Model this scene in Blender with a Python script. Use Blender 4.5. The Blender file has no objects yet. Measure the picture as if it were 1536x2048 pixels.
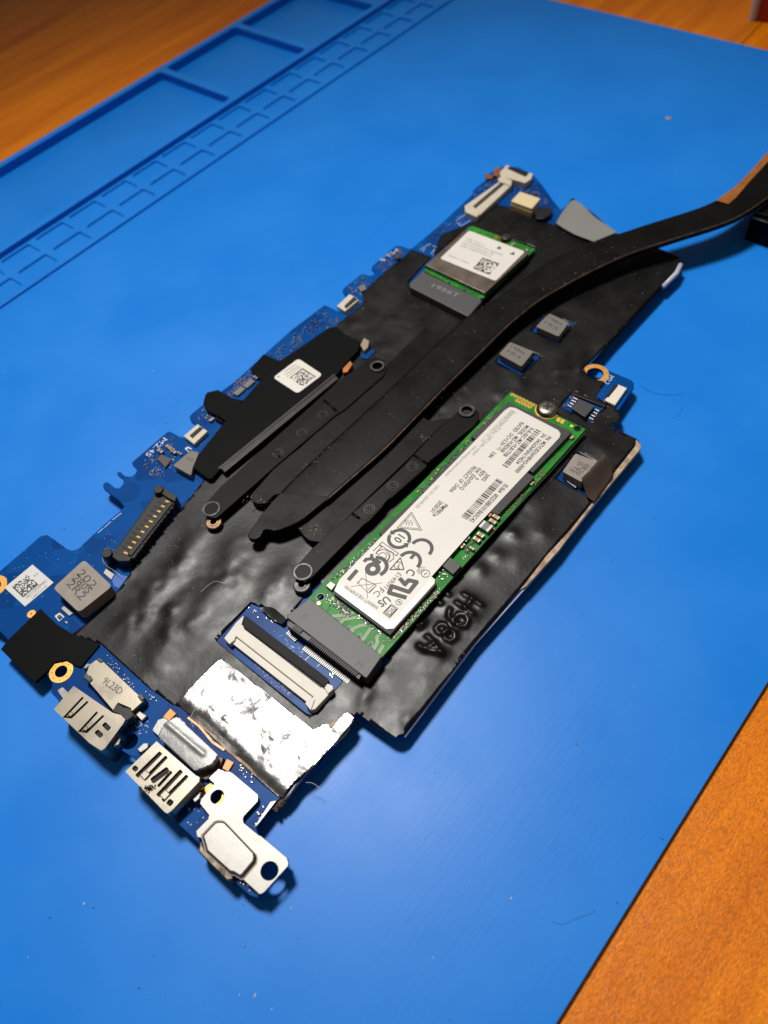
import bpy, bmesh, math, random
import numpy as np
from mathutils import Vector, Matrix
from mathutils.geometry import tessellate_polygon, delaunay_2d_cdt
random.seed(7); RNG = np.random.default_rng(7)
SC = bpy.context.scene; COL = SC.collection
S = 0.1                                     # millimetres -> scene units (1 unit = 1 cm)
# ------------------------------------------------------------------ camera
FPX, EA, EB, EC = 1632.057, 0.85650971, 0.63110587, -0.18211543
CAM = np.array([82.90764, -45.26502, 153.16045])
def _rot(a, b, c):
    return np.array(Matrix.Rotation(a, 3, 'Z') @ Matrix.Rotation(b, 3, 'X') @ Matrix.Rotation(c, 3, 'Z'))
RC = _rot(EA, EB, EC)
cd = bpy.data.cameras.new('camera'); cam = bpy.data.objects.new('camera', cd); COL.objects.link(cam)
cam.matrix_world = Matrix.Translation(Vector(CAM*S)) @ Matrix(RC.tolist()).to_4x4()
cd.sensor_fit = 'VERTICAL'; cd.sensor_height = 24.0; cd.lens = FPX/2048*24
cd.clip_start = 0.5; cd.clip_end = 500
cd.dof.use_dof = True; cd.dof.focus_distance = 17.5; cd.dof.aperture_fstop = 0.115
SC.camera = cam
# ------------------------------------------------------------------ light
wd = bpy.data.worlds.new('World'); SC.world = wd; wd.use_nodes = True
bg = wd.node_tree.nodes['Background']; bg.inputs[0].default_value = (1.0, 0.9, 0.8, 1); bg.inputs[1].default_value = 0.12
ld = bpy.data.lights.new('desk_lamp_light', 'SPOT'); ld.energy = 275000; ld.color = (1.0, 0.965, 0.91)
ld.shadow_soft_size = 7.5; ld.spot_size = math.radians(70); ld.spot_blend = 1.0
lo = bpy.data.objects.new('desk_lamp_light', ld); COL.objects.link(lo)
LPOS = Vector((-27.0, 14.5, 70.0)); lo.location = LPOS
lo.rotation_euler = (Vector((8.0, -3.0, 0)) - LPOS).to_track_quat('-Z', 'Y').to_euler()
SC.view_settings.view_transform = 'Standard'; SC.view_settings.look = 'None'
SC.view_settings.exposure = 0.0; SC.view_settings.gamma = 1.0
SC.cycles.max_bounces = 8; SC.cycles.use_denoising = True
# ------------------------------------------------------------------ levels (mm)
ZB = -2.4      # blue board, top face
ZF = -2.15     # black film lying on it
ZM = -6.2      # blue mat, work surface
ZT = -7.35     # table top
def W(p, z):
    d = RC @ np.array([(p[0]-768)/FPX, -(p[1]-1024)/FPX, -1.0]); t = (z-CAM[2])/d[2]
    return CAM + t*d
def XY(p, z):
    q = W(p, z); return (float(q[0]), float(q[1]))
def PX(pts, z): return [XY(p, z) for p in pts]
def zm(pts, o, s): return [(o[0]+x/s, o[1]+y/s) for x, y in pts]      # zoomed-crop pixels -> photo pixels
# ------------------------------------------------------------------ materials
def M(name, col, rough=.5, metal=0., col2=None, nscale=1., ndet=4, lo_=.35, hi_=.65, bump=0., bscale=10., spec=.5, coat=0., stretch=None, rvar=0., bdist=.02, coatr=.1):
    m = bpy.data.materials.new(name); m.use_nodes = True; nt = m.node_tree; N = nt.nodes; L = nt.links
    b = N['Principled BSDF']; b.inputs['Base Color'].default_value = (*col, 1); b.inputs['Roughness'].default_value = rough
    b.inputs['Metallic'].default_value = metal; b.inputs['Specular IOR Level'].default_value = spec
    b.inputs['Coat Weight'].default_value = coat; b.inputs['Coat Roughness'].default_value = coatr
    g = N.new('ShaderNodeNewGeometry'); src = g.outputs['Position']
    if stretch:
        mp = N.new('ShaderNodeMapping'); mp.inputs['Scale'].default_value = stretch[:3]
        if len(stretch) > 3: mp.inputs['Rotation'].default_value = (0, 0, stretch[3])
        L.new(src, mp.inputs[0]); src = mp.outputs[0]
    if col2 or rvar:
        n = N.new('ShaderNodeTexNoise'); n.inputs['Scale'].default_value = nscale; n.inputs['Detail'].default_value = ndet
        L.new(src, n.inputs['Vector'])
        mr = N.new('ShaderNodeMapRange'); mr.inputs['From Min'].default_value = lo_; mr.inputs['From Max'].default_value = hi_
        L.new(n.outputs[0], mr.inputs[0])
        if col2:
            mx = N.new('ShaderNodeMix'); mx.data_type = 'RGBA'; mx.inputs[6].default_value = (*col, 1); mx.inputs[7].default_value = (*col2, 1)
            L.new(mr.outputs[0], mx.inputs[0]); L.new(mx.outputs[2], b.inputs['Base Color'])
        if rvar:
            m2 = N.new('ShaderNodeMapRange'); m2.inputs['To Min'].default_value = rough-rvar; m2.inputs['To Max'].default_value = rough+rvar
            L.new(mr.outputs[0], m2.inputs[0]); L.new(m2.outputs[0], b.inputs['Roughness'])
    if bump:
        n2 = N.new('ShaderNodeTexNoise'); n2.inputs['Scale'].default_value = bscale; n2.inputs['Detail'].default_value = 5
        L.new(src, n2.inputs['Vector'])
        bp = N.new('ShaderNodeBump'); bp.inputs['Strength'].default_value = bump; bp.inputs['Distance'].default_value = bdist
        L.new(n2.outputs[0], bp.inputs['Height']); L.new(bp.outputs[0], b.inputs['Normal'])
    return m
def wood_mat():
    m = M('orange_wood', (.46, .155, .018), .38, spec=.17, bump=.5, bscale=26, bdist=.022, stretch=(1.6, .7, 1, -.25), rvar=.08, nscale=3)
    nt = m.node_tree; N = nt.nodes; L = nt.links; b = N['Principled BSDF']
    g = N.new('ShaderNodeNewGeometry'); mp = N.new('ShaderNodeMapping'); mp.inputs['Scale'].default_value = (1.0, .07, 1); mp.inputs['Rotation'].default_value = (0, 0, -.25)
    L.new(g.outputs['Position'], mp.inputs[0])
    n = N.new('ShaderNodeTexNoise'); n.inputs['Scale'].default_value = 1.3; n.inputs['Detail'].default_value = 8; n.inputs['Roughness'].default_value = .62; n.inputs['Distortion'].default_value = .5
    L.new(mp.outputs[0], n.inputs['Vector'])
    r = N.new('ShaderNodeValToRGB'); e = r.color_ramp.elements
    e[0].position = .32; e[0].color = (.56, .125, .002, 1); e[1].position = .66; e[1].color = (.82, .235, .004, 1)
    L.new(n.outputs[0], r.inputs[0])
    n2 = N.new('ShaderNodeTexNoise'); n2.inputs['Scale'].default_value = 30; n2.inputs['Detail'].default_value = 4
    mp2 = N.new('ShaderNodeMapping'); mp2.inputs['Scale'].default_value = (1.3, .5, 1); mp2.inputs['Rotation'].default_value = (0, 0, -.25); L.new(g.outputs['Position'], mp2.inputs[0]); L.new(mp2.outputs[0], n2.inputs['Vector'])
    r2 = N.new('ShaderNodeMapRange'); r2.inputs[1].default_value = .35; r2.inputs[2].default_value = .65; r2.inputs[3].default_value = .70; r2.inputs[4].default_value = 1.15
    L.new(n2.outputs[0], r2.inputs[0])
    mx = N.new('ShaderNodeMix'); mx.data_type = 'RGBA'; mx.blend_type = 'MULTIPLY'; mx.inputs[0].default_value = 1
    L.new(r.outputs[0], mx.inputs[6]); L.new(r2.outputs[0], mx.inputs[7]); L.new(mx.outputs[2], b.inputs['Base Color'])
    return m
def silicone_mat():
    m = M('blue_silicone', (.005, .18, .66), .39, col2=(.007, .197, .69), nscale=.35, ndet=5, rvar=.05, spec=.27)
    nt = m.node_tree; N = nt.nodes; L = nt.links; b = N['Principled BSDF']
    g = N.new('ShaderNodeNewGeometry'); mp = N.new('ShaderNodeMapping'); mp.inputs['Scale'].default_value = (7, .22, 1); mp.inputs['Rotation'].default_value = (0, 0, .12)
    L.new(g.outputs['Position'], mp.inputs[0])
    n = N.new('ShaderNodeTexNoise'); n.inputs['Scale'].default_value = 2.2; n.inputs['Detail'].default_value = 6; n.inputs['Roughness'].default_value = .7
    L.new(mp.outputs[0], n.inputs['Vector'])
    n3 = N.new('ShaderNodeTexNoise'); n3.inputs['Scale'].default_value = .8; n3.inputs['Detail'].default_value = 6
    L.new(g.outputs['Position'], n3.inputs['Vector'])
    ad = N.new('ShaderNodeMath'); ad.operation = 'MULTIPLY_ADD'; ad.inputs[1].default_value = .5
    L.new(n.outputs[0], ad.inputs[0]); L.new(n3.outputs[0], ad.inputs[2])
    bp = N.new('ShaderNodeBump'); bp.inputs['Strength'].default_value = .11; bp.inputs['Distance'].default_value = .03
    L.new(ad.outputs[0], bp.inputs['Height']); L.new(bp.outputs[0], b.inputs['Normal'])
    return m
def pcb_mat(name, c1, c2, sc):
    m = M(name, c1, .33, spec=.07)
    nt = m.node_tree; N = nt.nodes; L = nt.links; b = N['Principled BSDF']
    g = N.new('ShaderNodeNewGeometry')
    v = N.new('ShaderNodeTexVoronoi'); v.distance = 'MANHATTAN'; v.feature = 'F1'; v.inputs['Scale'].default_value = sc; L.new(g.outputs['Position'], v.inputs['Vector'])
    mr = N.new('ShaderNodeMapRange'); mr.inputs[1].default_value = .1; mr.inputs[2].default_value = .9
    sp = N.new('ShaderNodeSeparateColor'); L.new(v.outputs['Color'], sp.inputs[0]); L.new(sp.outputs[0], mr.inputs[0])
    mx = N.new('ShaderNodeMix'); mx.data_type = 'RGBA'; mx.inputs[6].default_value = (*c1, 1); mx.inputs[7].default_value = (*c2, 1)
    L.new(mr.outputs[0], mx.inputs[0]); L.new(mx.outputs[2], b.inputs['Base Color'])
    return m
WOOD = wood_mat(); SIL = silicone_mat()
PCB = pcb_mat('blue_solder_mask', (.001, .040, .19), (.001, .066, .28), 1.3)
GPCB = pcb_mat('green_solder_mask', (.020, .17, .025), (.035, .25, .035), 4)
FILM = M('black_film', (.0026, .0026, .003), .38, bump=.08, bscale=9, bdist=.03, rvar=.05, nscale=2.0, spec=.30)
MYLAR = M('matt_black_mylar', (.0035, .0035, .004), .5, bump=.06, bscale=14, spec=.05)
HPM = M('black_painted_copper', (.0032, .003, .003), .42, bump=.10, bscale=30, bdist=.01, rvar=.08, nscale=1.5, spec=.12)
HPE = M('worn_copper_highlight', (.105, .062, .042), .42, metal=.45, col2=(.035, .024, .018), nscale=5)
ARM = M('black_arm', (.0036, .0036, .004), .42, bump=.12, bscale=30, bdist=.01, spec=.10)
RINGM = M('worn_dark_steel', (.07, .068, .065), .42, metal=.6, col2=(.025, .025, .025), nscale=8)
STEEL = M('nickel_steel', (.30, .27, .225), .34, metal=1., col2=(.235, .21, .17), nscale=1.6, bump=.06, bscale=25, bdist=.01, rvar=.06)
TIN = M('bright_tin', (.21, .207, .195), .40, metal=1., col2=(.255, .25, .235), nscale=3, bump=.05, bscale=22, bdist=.01, rvar=.06)
FOIL = M('aluminium_foil', (.36, .358, .355), .32, metal=1., bump=.45, bscale=7, bdist=.025, rvar=.08, nscale=5)
FOIL2 = M('foil_textured', (.30, .30, .30), .5, metal=.85, bump=.5, bscale=38, bdist=.01)
PINM = M('tinned_pin', (.13, .13, .128), .4, metal=1.)
IVORY2 = M('off_white_plastic', (.66, .62, .55), .5, col2=(.62, .58, .51), nscale=4)
SOLD = M('solder', (.30, .30, .29), .36, metal=1.)
GOLD = M('gold_plate', (.85, .45, .10), .4, metal=.6, col2=(.75, .36, .07), nscale=4)
BRASS = M('brass', (.13, .085, .055), .35, metal=1., col2=(.2, .13, .08), nscale=8)
COPPER = M('copper_tape', (.44, .15, .03), .45, metal=.35, col2=(.34, .11, .02), nscale=3)
KAPTON = M('orange_polyimide', (.75, .30, .02), .35)
IVORY = M('ivory_plastic', (.58, .52, .41), .5, col2=(.54, .48, .37), nscale=4)
WHITE = M('white_plastic', (.72, .66, .58), .45)
BLACKP = M('black_plastic', (.012, .012, .012), .42, bump=.2, bscale=30, bdist=.01, spec=.3)
GREYP = M('grey_plastic', (.055, .055, .058), .5, bump=.25, bscale=34, bdist=.012, col2=(.058, .058, .06), nscale=8, spec=.5)
CHIP = M('chip_epoxy', (.030, .030, .032), .5, bump=.35, bscale=45, bdist=.01)
CHIPS = M('flash_epoxy', (.028, .028, .031), .55, bump=.6, bscale=55, bdist=.015)
INDU = M('grey_ferrite', (.27, .23, .20), .55, col2=(.23, .195, .165), nscale=5, bump=.25, bscale=30, bdist=.01)
INDS = M('dark_grey_ferrite', (.17, .155, .14), .55, bump=.25, bscale=30, bdist=.01, spec=.3)
PAPER = M('white_label', (.69, .66, .61), .45, col2=(.66, .63, .58), nscale=1.2, spec=.45)
PAPER2 = M('grey_white_label', (.60, .60, .59), .5)
TAPE_GLARE = M('tape_glare_band', (.72, .69, .62), .3, spec=.5)
INK = M('dark_ink', (.035, .035, .037), .55)
INKG = M('grey_ink', (.22, .22, .22), .55)
SILK = M('white_silkscreen', (.55, .60, .66), .5)
CAPB = M('tan_ceramic', (.46, .24, .10), .45, col2=(.40, .19, .07), nscale=9)
CAPD = M('brown_ceramic', (.20, .075, .03), .45)
CAPG = M('grey_ceramic', (.16, .145, .13), .4)
TANE = M('fibreboard_edge', (.50, .36, .24), .6, col2=(.25, .16, .09), nscale=5, bump=.5, bscale=20)
LAV = M('pale_film_edge', (.50, .50, .60), .35)
HPE2 = M('brown_black_edge', (.030, .022, .018), .45, metal=.3, col2=(.012, .010, .009), nscale=4)  # brown-black, a little lighter than the cover it edges
LATCH = M('latch_black', (.008, .008, .008), .5, bump=.1, bscale=30, spec=.1)
RIVM = M('rubbed_black_rivet', (.012, .012, .012), .35, spec=.3)
DUST = M('dust', (.26, .245, .22), .9)
DUSTB = M('brown_fluff', (.07, .05, .033), .95)
LINT = M('lint', (.42, .44, .46), .7)
HAIRM = M('dark_hair', (.01, .02, .05), .5)
REDP = M('red_plastic', (.30, .012, .004), .3)
CLEARP = M('pale_plastic', (.45, .42, .40), .35)
HOLE = M('dark_cavity', (.006, .006, .007), .7)
BROWNT = M('brown_tape', (.05, .032, .024), .38, bump=.3, bscale=12)
# ------------------------------------------------------------------ mesh building (millimetres, world axes)
ZCT = [0]
def nextz():
    ZCT[0] = (ZCT[0]+1) % 97; return .0006*ZCT[0]
class MB:
    def __init__(s): s.v = []; s.f = []
    def add(s, vs, fs):
        o = len(s.v); s.v += [tuple(map(float, q)) for q in vs]; s.f += [tuple(i+o for i in f) for f in fs]; return s
    def prism(s, poly, z0, z1, holes=(), bottom=True):
        polys = [ccw(poly)] + [ccw(h)[::-1] for h in holes]
        flat = [p for q in polys for p in q]; n = len(flat)
        tri = tessellate_polygon([[Vector((x, y, 0)) for x, y in q] for q in polys]) if (holes or len(poly) > 4) else None
        vs = [(x, y, z0) for x, y in flat] + [(x, y, z1) for x, y in flat]; fs = []
        if tri is None:
            m = len(flat); fs.append(tuple(range(m, 2*m)));
            if bottom: fs.append(tuple(range(m-1, -1, -1)))
        else:
            for a, b, c in tri:
                A, B, C = flat[a], flat[b], flat[c]
                if (B[0]-A[0])*(C[1]-A[1])-(B[1]-A[1])*(C[0]-A[0]) < 0: b, c = c, b
                fs.append((a+n, b+n, c+n))
                if bottom: fs.append((c, b, a))
        o = 0
        for q in polys:
            k = len(q)
            for i in range(k):
                j = (i+1) % k; fs.append((o+i, o+j, n+o+j, n+o+i))
            o += k
        return s.add(vs, fs)
    def box(s, cx, cy, wx, wy, z0, z1, a=0.):
        c, sn = math.cos(a), math.sin(a)
        return s.prism([(cx+c*x-sn*y, cy+sn*x+c*y) for x, y in ((-wx/2, -wy/2), (wx/2, -wy/2), (wx/2, wy/2), (-wx/2, wy/2))], z0, z1)
    def cyl(s, cx, cy, r, z0, z1, n=20, r2=None):
        r2 = r if r2 is None else r2
        vs = [(cx+r*math.cos(2*math.pi*i/n), cy+r*math.sin(2*math.pi*i/n), z0) for i in range(n)] + [(cx+r2*math.cos(2*math.pi*i/n), cy+r2*math.sin(2*math.pi*i/n), z1) for i in range(n)]
        fs = [(i, (i+1) % n, n+(i+1) % n, n+i) for i in range(n)] + [tuple(range(n, 2*n)), tuple(range(n-1, -1, -1))]
        return s.add(vs, fs)
    def ring(s, cx, cy, ri, ro, z0, z1, n=28, a0=0., a1=2*math.pi):
        full = abs(a1-a0-2*math.pi) < 1e-6; k = n if full else n+1; vs = []; fs = []
        for i in range(k):
            a = a0+(a1-a0)*i/n; c, sn = math.cos(a), math.sin(a)
            vs += [(cx+ri*c, cy+ri*sn, z0), (cx+ro*c, cy+ro*sn, z0), (cx+ro*c, cy+ro*sn, z1), (cx+ri*c, cy+ri*sn, z1)]
        for i in range(n):
            j = (i+1) % k
            for q in range(4):
                r = (q+1) % 4; fs.append((4*i+q, 4*j+q, 4*j+r, 4*i+r))
        if not full: fs += [(0, 1, 2, 3), tuple(4*n+q for q in (3, 2, 1, 0))]
        return s.add(vs, fs)
    def tube(s, pts, r, n=6):
        P = [Vector(p) for p in pts]; vs = []; fs = []
        for i, p in enumerate(P):
            t = (P[min(i+1, len(P)-1)]-P[max(i-1, 0)]).normalized()
            u = t.cross(Vector((0, 0, 1)));  u = u.normalized() if u.length > 1e-4 else Vector((1, 0, 0)); w = t.cross(u)
            vs += [tuple(p+u*r*math.cos(2*math.pi*k/n)+w*r*math.sin(2*math.pi*k/n)) for k in range(n)]
        for i in range(len(P)-1):
            for k in range(n): fs.append((i*n+k, i*n+(k+1) % n, (i+1)*n+(k+1) % n, (i+1)*n+k))
        fs += [tuple(range(n-1, -1, -1)), tuple((len(P)-1)*n+k for k in range(n))]
        return s.add(vs, fs)
    def strip(s, pts, w, z, h=.02):                  # a flat printed stroke along 2-D points
        n = len(pts)
        for i in range(n-1):
            (x0, y0), (x1, y1) = pts[i], pts[i+1]; L = math.hypot(x1-x0, y1-y0)
            if L < 1e-6: continue
            dx, dy = (x1-x0)/L, (y1-y0)/L; e = w/2*.9 if 0 < i else 0; e2 = w/2*.9 if i < n-2 else 0
            x0 -= dx*e*.5; y0 -= dy*e*.5; x1 += dx*e2*.5; y1 += dy*e2*.5; nx, ny = -dy*w/2, dx*w/2
            zz = z+h+nextz(); s.add([(x0+nx, y0+ny, zz), (x0-nx, y0-ny, zz), (x1-nx, y1-ny, zz), (x1+nx, y1+ny, zz)], [(0, 1, 2, 3)])
        return s
    def slab(s, p, w, z0s, z1s): ...
    def build(s, name, mat, parent=None, bevel=0., smooth=False, seg=2, kind=None, label=None, at=None):
        """one mesh object; parent gives the origin (mm)"""
        org = at if at is not None else (ORG[parent] if parent else (0, 0, 0))
        me = bpy.data.meshes.new(name)
        me.from_pydata([((x-org[0])*S, (y-org[1])*S, (z-org[2])*S) for x, y, z in s.v], [], s.f)
        bm = bmesh.new(); bm.from_mesh(me); bmesh.ops.remove_doubles(bm, verts=bm.verts, dist=1e-6); bmesh.ops.recalc_face_normals(bm, faces=bm.faces) if not s_flat(s) else None
        bm.to_mesh(me); bm.free()
        me.materials.append(mat)
        if smooth: me.shade_smooth()
        o = bpy.data.objects.new(name, me); COL.objects.link(o); ORG[o] = org
        if parent:
            o.parent = parent; po = ORG[parent]; o.location = [(a-b)*S for a, b in zip(org, po)]
        else: o.location = [a*S for a in org]
        if bevel:
            b = o.modifiers.new('bevel', 'BEVEL'); b.width = bevel*S; b.segments = seg; b.limit_method = 'ANGLE'; b.angle_limit = math.radians(40)
        if kind or name in ('print', 'grey_print', 'stamped_mark'): o['kind'] = kind or 'stuff'
        if label: o['label'] = label
        return o
def s_flat(s): return getattr(s, 'flat', False)
ORG = {}
def ccw(p):
    p = [tuple(q) for q in p]
    a = sum(p[i][0]*p[(i+1) % len(p)][1]-p[(i+1) % len(p)][0]*p[i][1] for i in range(len(p)))
    return p if a > 0 else p[::-1]
def copyto(o, parent, pos):                          # a repeat that shares its mesh
    c = o.copy(); COL.objects.link(c); c.parent = parent; po = ORG[parent]
    c.location = [(a-b)*S for a, b in zip(pos, po)]; ORG[c] = tuple(pos); return c
def thing(name, label, cat, at, group=None):
    e = bpy.data.objects.new(name, None); COL.objects.link(e); e.empty_display_size = .2
    e.location = [a*S for a in at]; ORG[e] = tuple(at); e['label'] = label; e['category'] = cat
    if group: e['group'] = group
    return e
def tag(o, label, cat, group=None):
    o['label'] = label; o['category'] = cat
    if group: o['group'] = group
    return o
def rnd(poly, r, n=4):                               # round the corners of a 2-D polygon
    poly = ccw(poly); out = []; k = len(poly)
    for i in range(k):
        P = np.array(poly[i]); A = np.array(poly[i-1]); B = np.array(poly[(i+1) % k])
        da, db = A-P, B-P; la, lb = np.linalg.norm(da), np.linalg.norm(db)
        rr = min(r if np.isscalar(r) else r[i], la*.45, lb*.45); a = P+da/la*rr; b = P+db/lb*rr
        for t in np.linspace(0, 1, n+1): out.append(tuple((1-t)**2*a+2*t*(1-t)*P+t*t*b))
    return out
def rect(x0, y0, x1, y1, r=0., n=4):
    p = [(x0, y0), (x1, y0), (x1, y1), (x0, y1)]; return rnd(p, r, n) if r else p
def circ(c, r, n=24): return [(c[0]+r*math.cos(2*math.pi*i/n), c[1]+r*math.sin(2*math.pi*i/n)) for i in range(n)]
def inside(poly, X, Y):
    X = np.asarray(X); Y = np.asarray(Y); r = np.zeros(X.shape, bool); n = len(poly)
    for i in range(n):
        x0, y0 = poly[i]; x1, y1 = poly[(i+1) % n]
        if y0 == y1: continue
        c = ((y0 > Y) != (y1 > Y)) & (X < (x1-x0)*(Y-y0)/(y1-y0)+x0); r ^= c
    return r
# ---- flat lettering from the built-in font
_tc = {}
def glyphs(txt, bold=False):
    k = (txt, bold)
    if k not in _tc:
        cu = bpy.data.curves.new('t', 'FONT'); cu.body = txt; cu.size = 1; cu.resolution_u = 2
        if bold: cu.offset = .022
        ob = bpy.data.objects.new('t', cu); COL.objects.link(ob); bpy.context.view_layer.update()
        me = bpy.data.meshes.new_from_object(ob.evaluated_get(bpy.context.evaluated_depsgraph_get()))
        vs = np.array([v.co[:2] for v in me.vertices]) if len(me.vertices) else np.zeros((1, 2)); fs = [tuple(p.vertices) for p in me.polygons]
        bpy.data.objects.remove(ob); bpy.data.curves.remove(cu); bpy.data.meshes.remove(me); _tc[k] = (vs, fs)
    return _tc[k]
def text_fit(mb, txt, p0, p1, h, z, bold=False, px=True, dz=.02):
    """lettering whose centre line runs from p0 to p1 (photo pixels at level z) with cap height h mm"""
    A = np.array(XY(p0, z) if px else p0); B = np.array(XY(p1, z) if px else p1)
    vs, fs = glyphs(txt, bold); lo, hi = vs.min(0), vs.max(0)
    L = np.linalg.norm(B-A); d = (B-A)/L; u = np.array([-d[1], d[0]])
    sx = L/(hi[0]-lo[0]); sy = h/.7; cy = .35
    q = A+np.outer((vs[:, 0]-lo[0])*sx, d)+np.outer((vs[:, 1]-cy)*sy, u)
    mb.add([(a, b, z+dz) for a, b in q], fs); return mb
def bars(mb, p0, p1, h, z, n, seed, dz=.02):
    r = random.Random(seed); A = np.array(XY(p0, z)); B = np.array(XY(p1, z)); L = np.linalg.norm(B-A); d = (B-A)/L; u = np.array([-d[1], d[0]]); t = 0
    unit = L/(n*3.1)
    while t < L-unit:
        w = unit*r.choice((1, 1, 2, 3)); w = min(w, L-t); a = A+d*t; b = A+d*(t+w)
        mb.add([(*(a-u*h/2), z+dz), (*(b-u*h/2), z+dz), (*(b+u*h/2), z+dz), (*(a+u*h/2), z+dz)], [(0, 1, 2, 3)]); t += w+unit*r.choice((1, 1, 2))
    return mb
def datacode(mb, c0, cx, cy, z, n, seed, dz=.02):   # plain random speckle block with an L-shaped border; c0 corner, cx / cy the two sides (px)
    r = random.Random(seed); O = np.array(XY(c0, z)); U = (np.array(XY(cx, z))-O)/n; V = (np.array(XY(cy, z))-O)/n
    for i in range(n):
        for j in range(n):
            if i == 0 or j == 0 or r.random() < .46:
                a = O+U*i+V*j; mb.add([(*a, z+dz), (*(a+U), z+dz), (*(a+U+V), z+dz), (*(a+V), z+dz)], [(0, 1, 2, 3)])
    return mb
def flat(): m = MB(); m.flat = True; return m
# smooth value noise on a grid (mm)
_ng = RNG.standard_normal((256, 256))
def vnoise(x, y, s):
    x = np.asarray(x)/s+100; y = np.asarray(y)/s+100; i = np.floor(x).astype(int); j = np.floor(y).astype(int); a = x-i; b = y-j
    a = a*a*a*(a*(a*6-15)+10); b = b*b*b*(b*(b*6-15)+10); g = lambda p, q: _ng[p % 256, q % 256]
    return (g(i, j)*(1-a)+g(i+1, j)*a)*(1-b)+(g(i, j+1)*(1-a)+g(i+1, j+1)*a)*b
def sheet(outline, holes, height, step, fine=()):
    """a crumpled sheet: triangulated outline with holes, height(x, y) gives z; returns an MB with folded-down rims"""
    outline = ccw(outline); P = []; E = []
    def loop(q):
        q2 = []
        for i in range(len(q)):
            a = np.array(q[i]); b = np.array(q[(i+1) % len(q)]); n = max(1, int(np.linalg.norm(b-a)/(step*1.2)))
            for t in range(n): q2.append(tuple(a+(b-a)*t/n))
        o = len(P); P.extend(q2); E.extend([(o+i, o+(i+1) % len(q2)) for i in range(len(q2))]); return q2
    L0 = loop(outline); LH = [loop(ccw(h)) for h in holes]
    xs = [p[0] for p in outline]; ys = [p[1] for p in outline]
    gx, gy = np.meshgrid(np.arange(min(xs), max(xs), step), np.arange(min(ys), max(ys), step)); gx = gx.ravel(); gy = gy.ravel()
    keep = np.ones(len(gx), bool)
    for x0, y0, x1, y1, st in fine:
        keep &= ~((gx > x0) & (gx < x1) & (gy > y0) & (gy < y1)); 
    gx = gx[keep]; gy = gy[keep]
    for x0, y0, x1, y1, st in fine:
        a, b = np.meshgrid(np.arange(x0, x1, st), np.arange(y0, y1, st)); gx = np.concatenate([gx, a.ravel()]); gy = np.concatenate([gy, b.ravel()])
    gx = gx+RNG.uniform(-.08, .08, len(gx))*step; gy = gy+RNG.uniform(-.08, .08, len(gy))*step
    k = inside(outline, gx, gy)
    for h in holes: k &= ~inside(h, gx, gy)
    P2 = [Vector(p) for p in P]+[Vector(p) for p in zip(gx[k].tolist(), gy[k].tolist())]
    vs, es, fs, *_ = delaunay_2d_cdt(P2, E, [], 1, 1e-5)
    V = np.array([tuple(v) for v in vs]); F = np.array(fs); c = V[F].mean(1)
    ok = inside(outline, c[:, 0], c[:, 1])
    for h in holes: ok &= ~inside(h, c[:, 0], c[:, 1])
    F = F[ok]; Z = height(V[:, 0], V[:, 1]); mb = MB(); mb.flat = True
    mb.add(np.column_stack([V, Z]), [tuple(f) for f in F])
    return mb
def seg_dist(x, y, a, b):
    ax, ay = a; bx, by = b; dx, dy = bx-ax, by-ay; t = np.clip(((x-ax)*dx+(y-ay)*dy)/(dx*dx+dy*dy+1e-9), 0, 1)
    return np.hypot(x-ax-t*dx, y-ay-t*dy)
# ================================================================== SETTING: table and mat
TH = 0.006538; cu_, su_ = math.cos(TH), math.sin(TH)
def MU(u, v): return (u*cu_-v*su_, u*su_+v*cu_)
def mrect(u0, v0, u1, v1, r=0.): return [MU(*q) for q in rect(u0, v0, u1, v1, r)]
table = thing('table', 'orange brown wooden table top with faint grain under the blue mat', 'table', (0, 0, ZT))
sa = XY((1483, 86), ZT); sb = XY((1522, 46), ZT); sd = np.array(sb)-np.array(sa); sd = sd/np.linalg.norm(sd)
pa = np.array(sa)-sd*400; pb = np.array(sb)+sd*700; nn = np.array([sd[1], -sd[0]])
MB().prism([tuple(pa), tuple(pb), tuple(pb-nn*800), tuple(pa-nn*800)], ZT-20, ZT).build('plank', WOOD, table, bevel=.25)
MB().prism([tuple(pa+nn*.25), tuple(pb+nn*.25), tuple(pb+nn*700), tuple(pa+nn*700)], ZT-20, ZT-.15).build('plank', WOOD, table, bevel=.25)

matt = thing('repair_mat', 'large blue silicone work mat with moulded trays and small cells along one edge', 'work mat', (0, 100, ZT))
RT = ZM+2.5
def UV(p, z):
    x, y = XY(p, z); return x*cu_+y*su_, -x*su_+y*cu_
UR, VB, VT = 84.75, -190., 274.8
UL = UV((270, 163), RT)[0]; UA = UV((500, 176), RT)[0]
MB().prism(mrect(UA+1.2, VB, UR, VT, 2), ZT, ZM).build('work_surface', SIL, matt, bevel=.35)
dv0 = (UV((328, 146), RT)[1]+UV((453, 191), RT)[1])/2-.2
trays = [(UL+3.2, VB+4, UA-1.6, dv0)]+[(UL+3.2, dv0+43.3*k+3.4, UA-1.6, min(dv0+43.3*(k+1), VT-3)) for k in range(3)]
cells = []; GZ = ZM+.65
du, dv_ = [a-b for a, b in zip(UV((238, 426), GZ), UV((238, 426), ZM))]
for k in range(-12, 17):
    v1 = 45.6+14.42*k
    if v1 > 268 or v1-12 < VB+3: continue
    v1 += dv_; cells += [(-167.4+du, v1-11.6, -160.0+du, v1), (-177.6+du, v1-11.6, -170.2+du, v1)]
MB().prism(mrect(UL+.4, VB+.4, UA+1.5, VT-.4), ZT, ZT+.3).build('tray_floor', SIL, matt)
MB().prism(mrect(UL, VB, UA+1.3, VT, 2), ZT+.1, RT, holes=[mrect(*t, 1.8) for t in trays]).build('tray_wall', SIL, matt, bevel=.4, seg=3)
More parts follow.
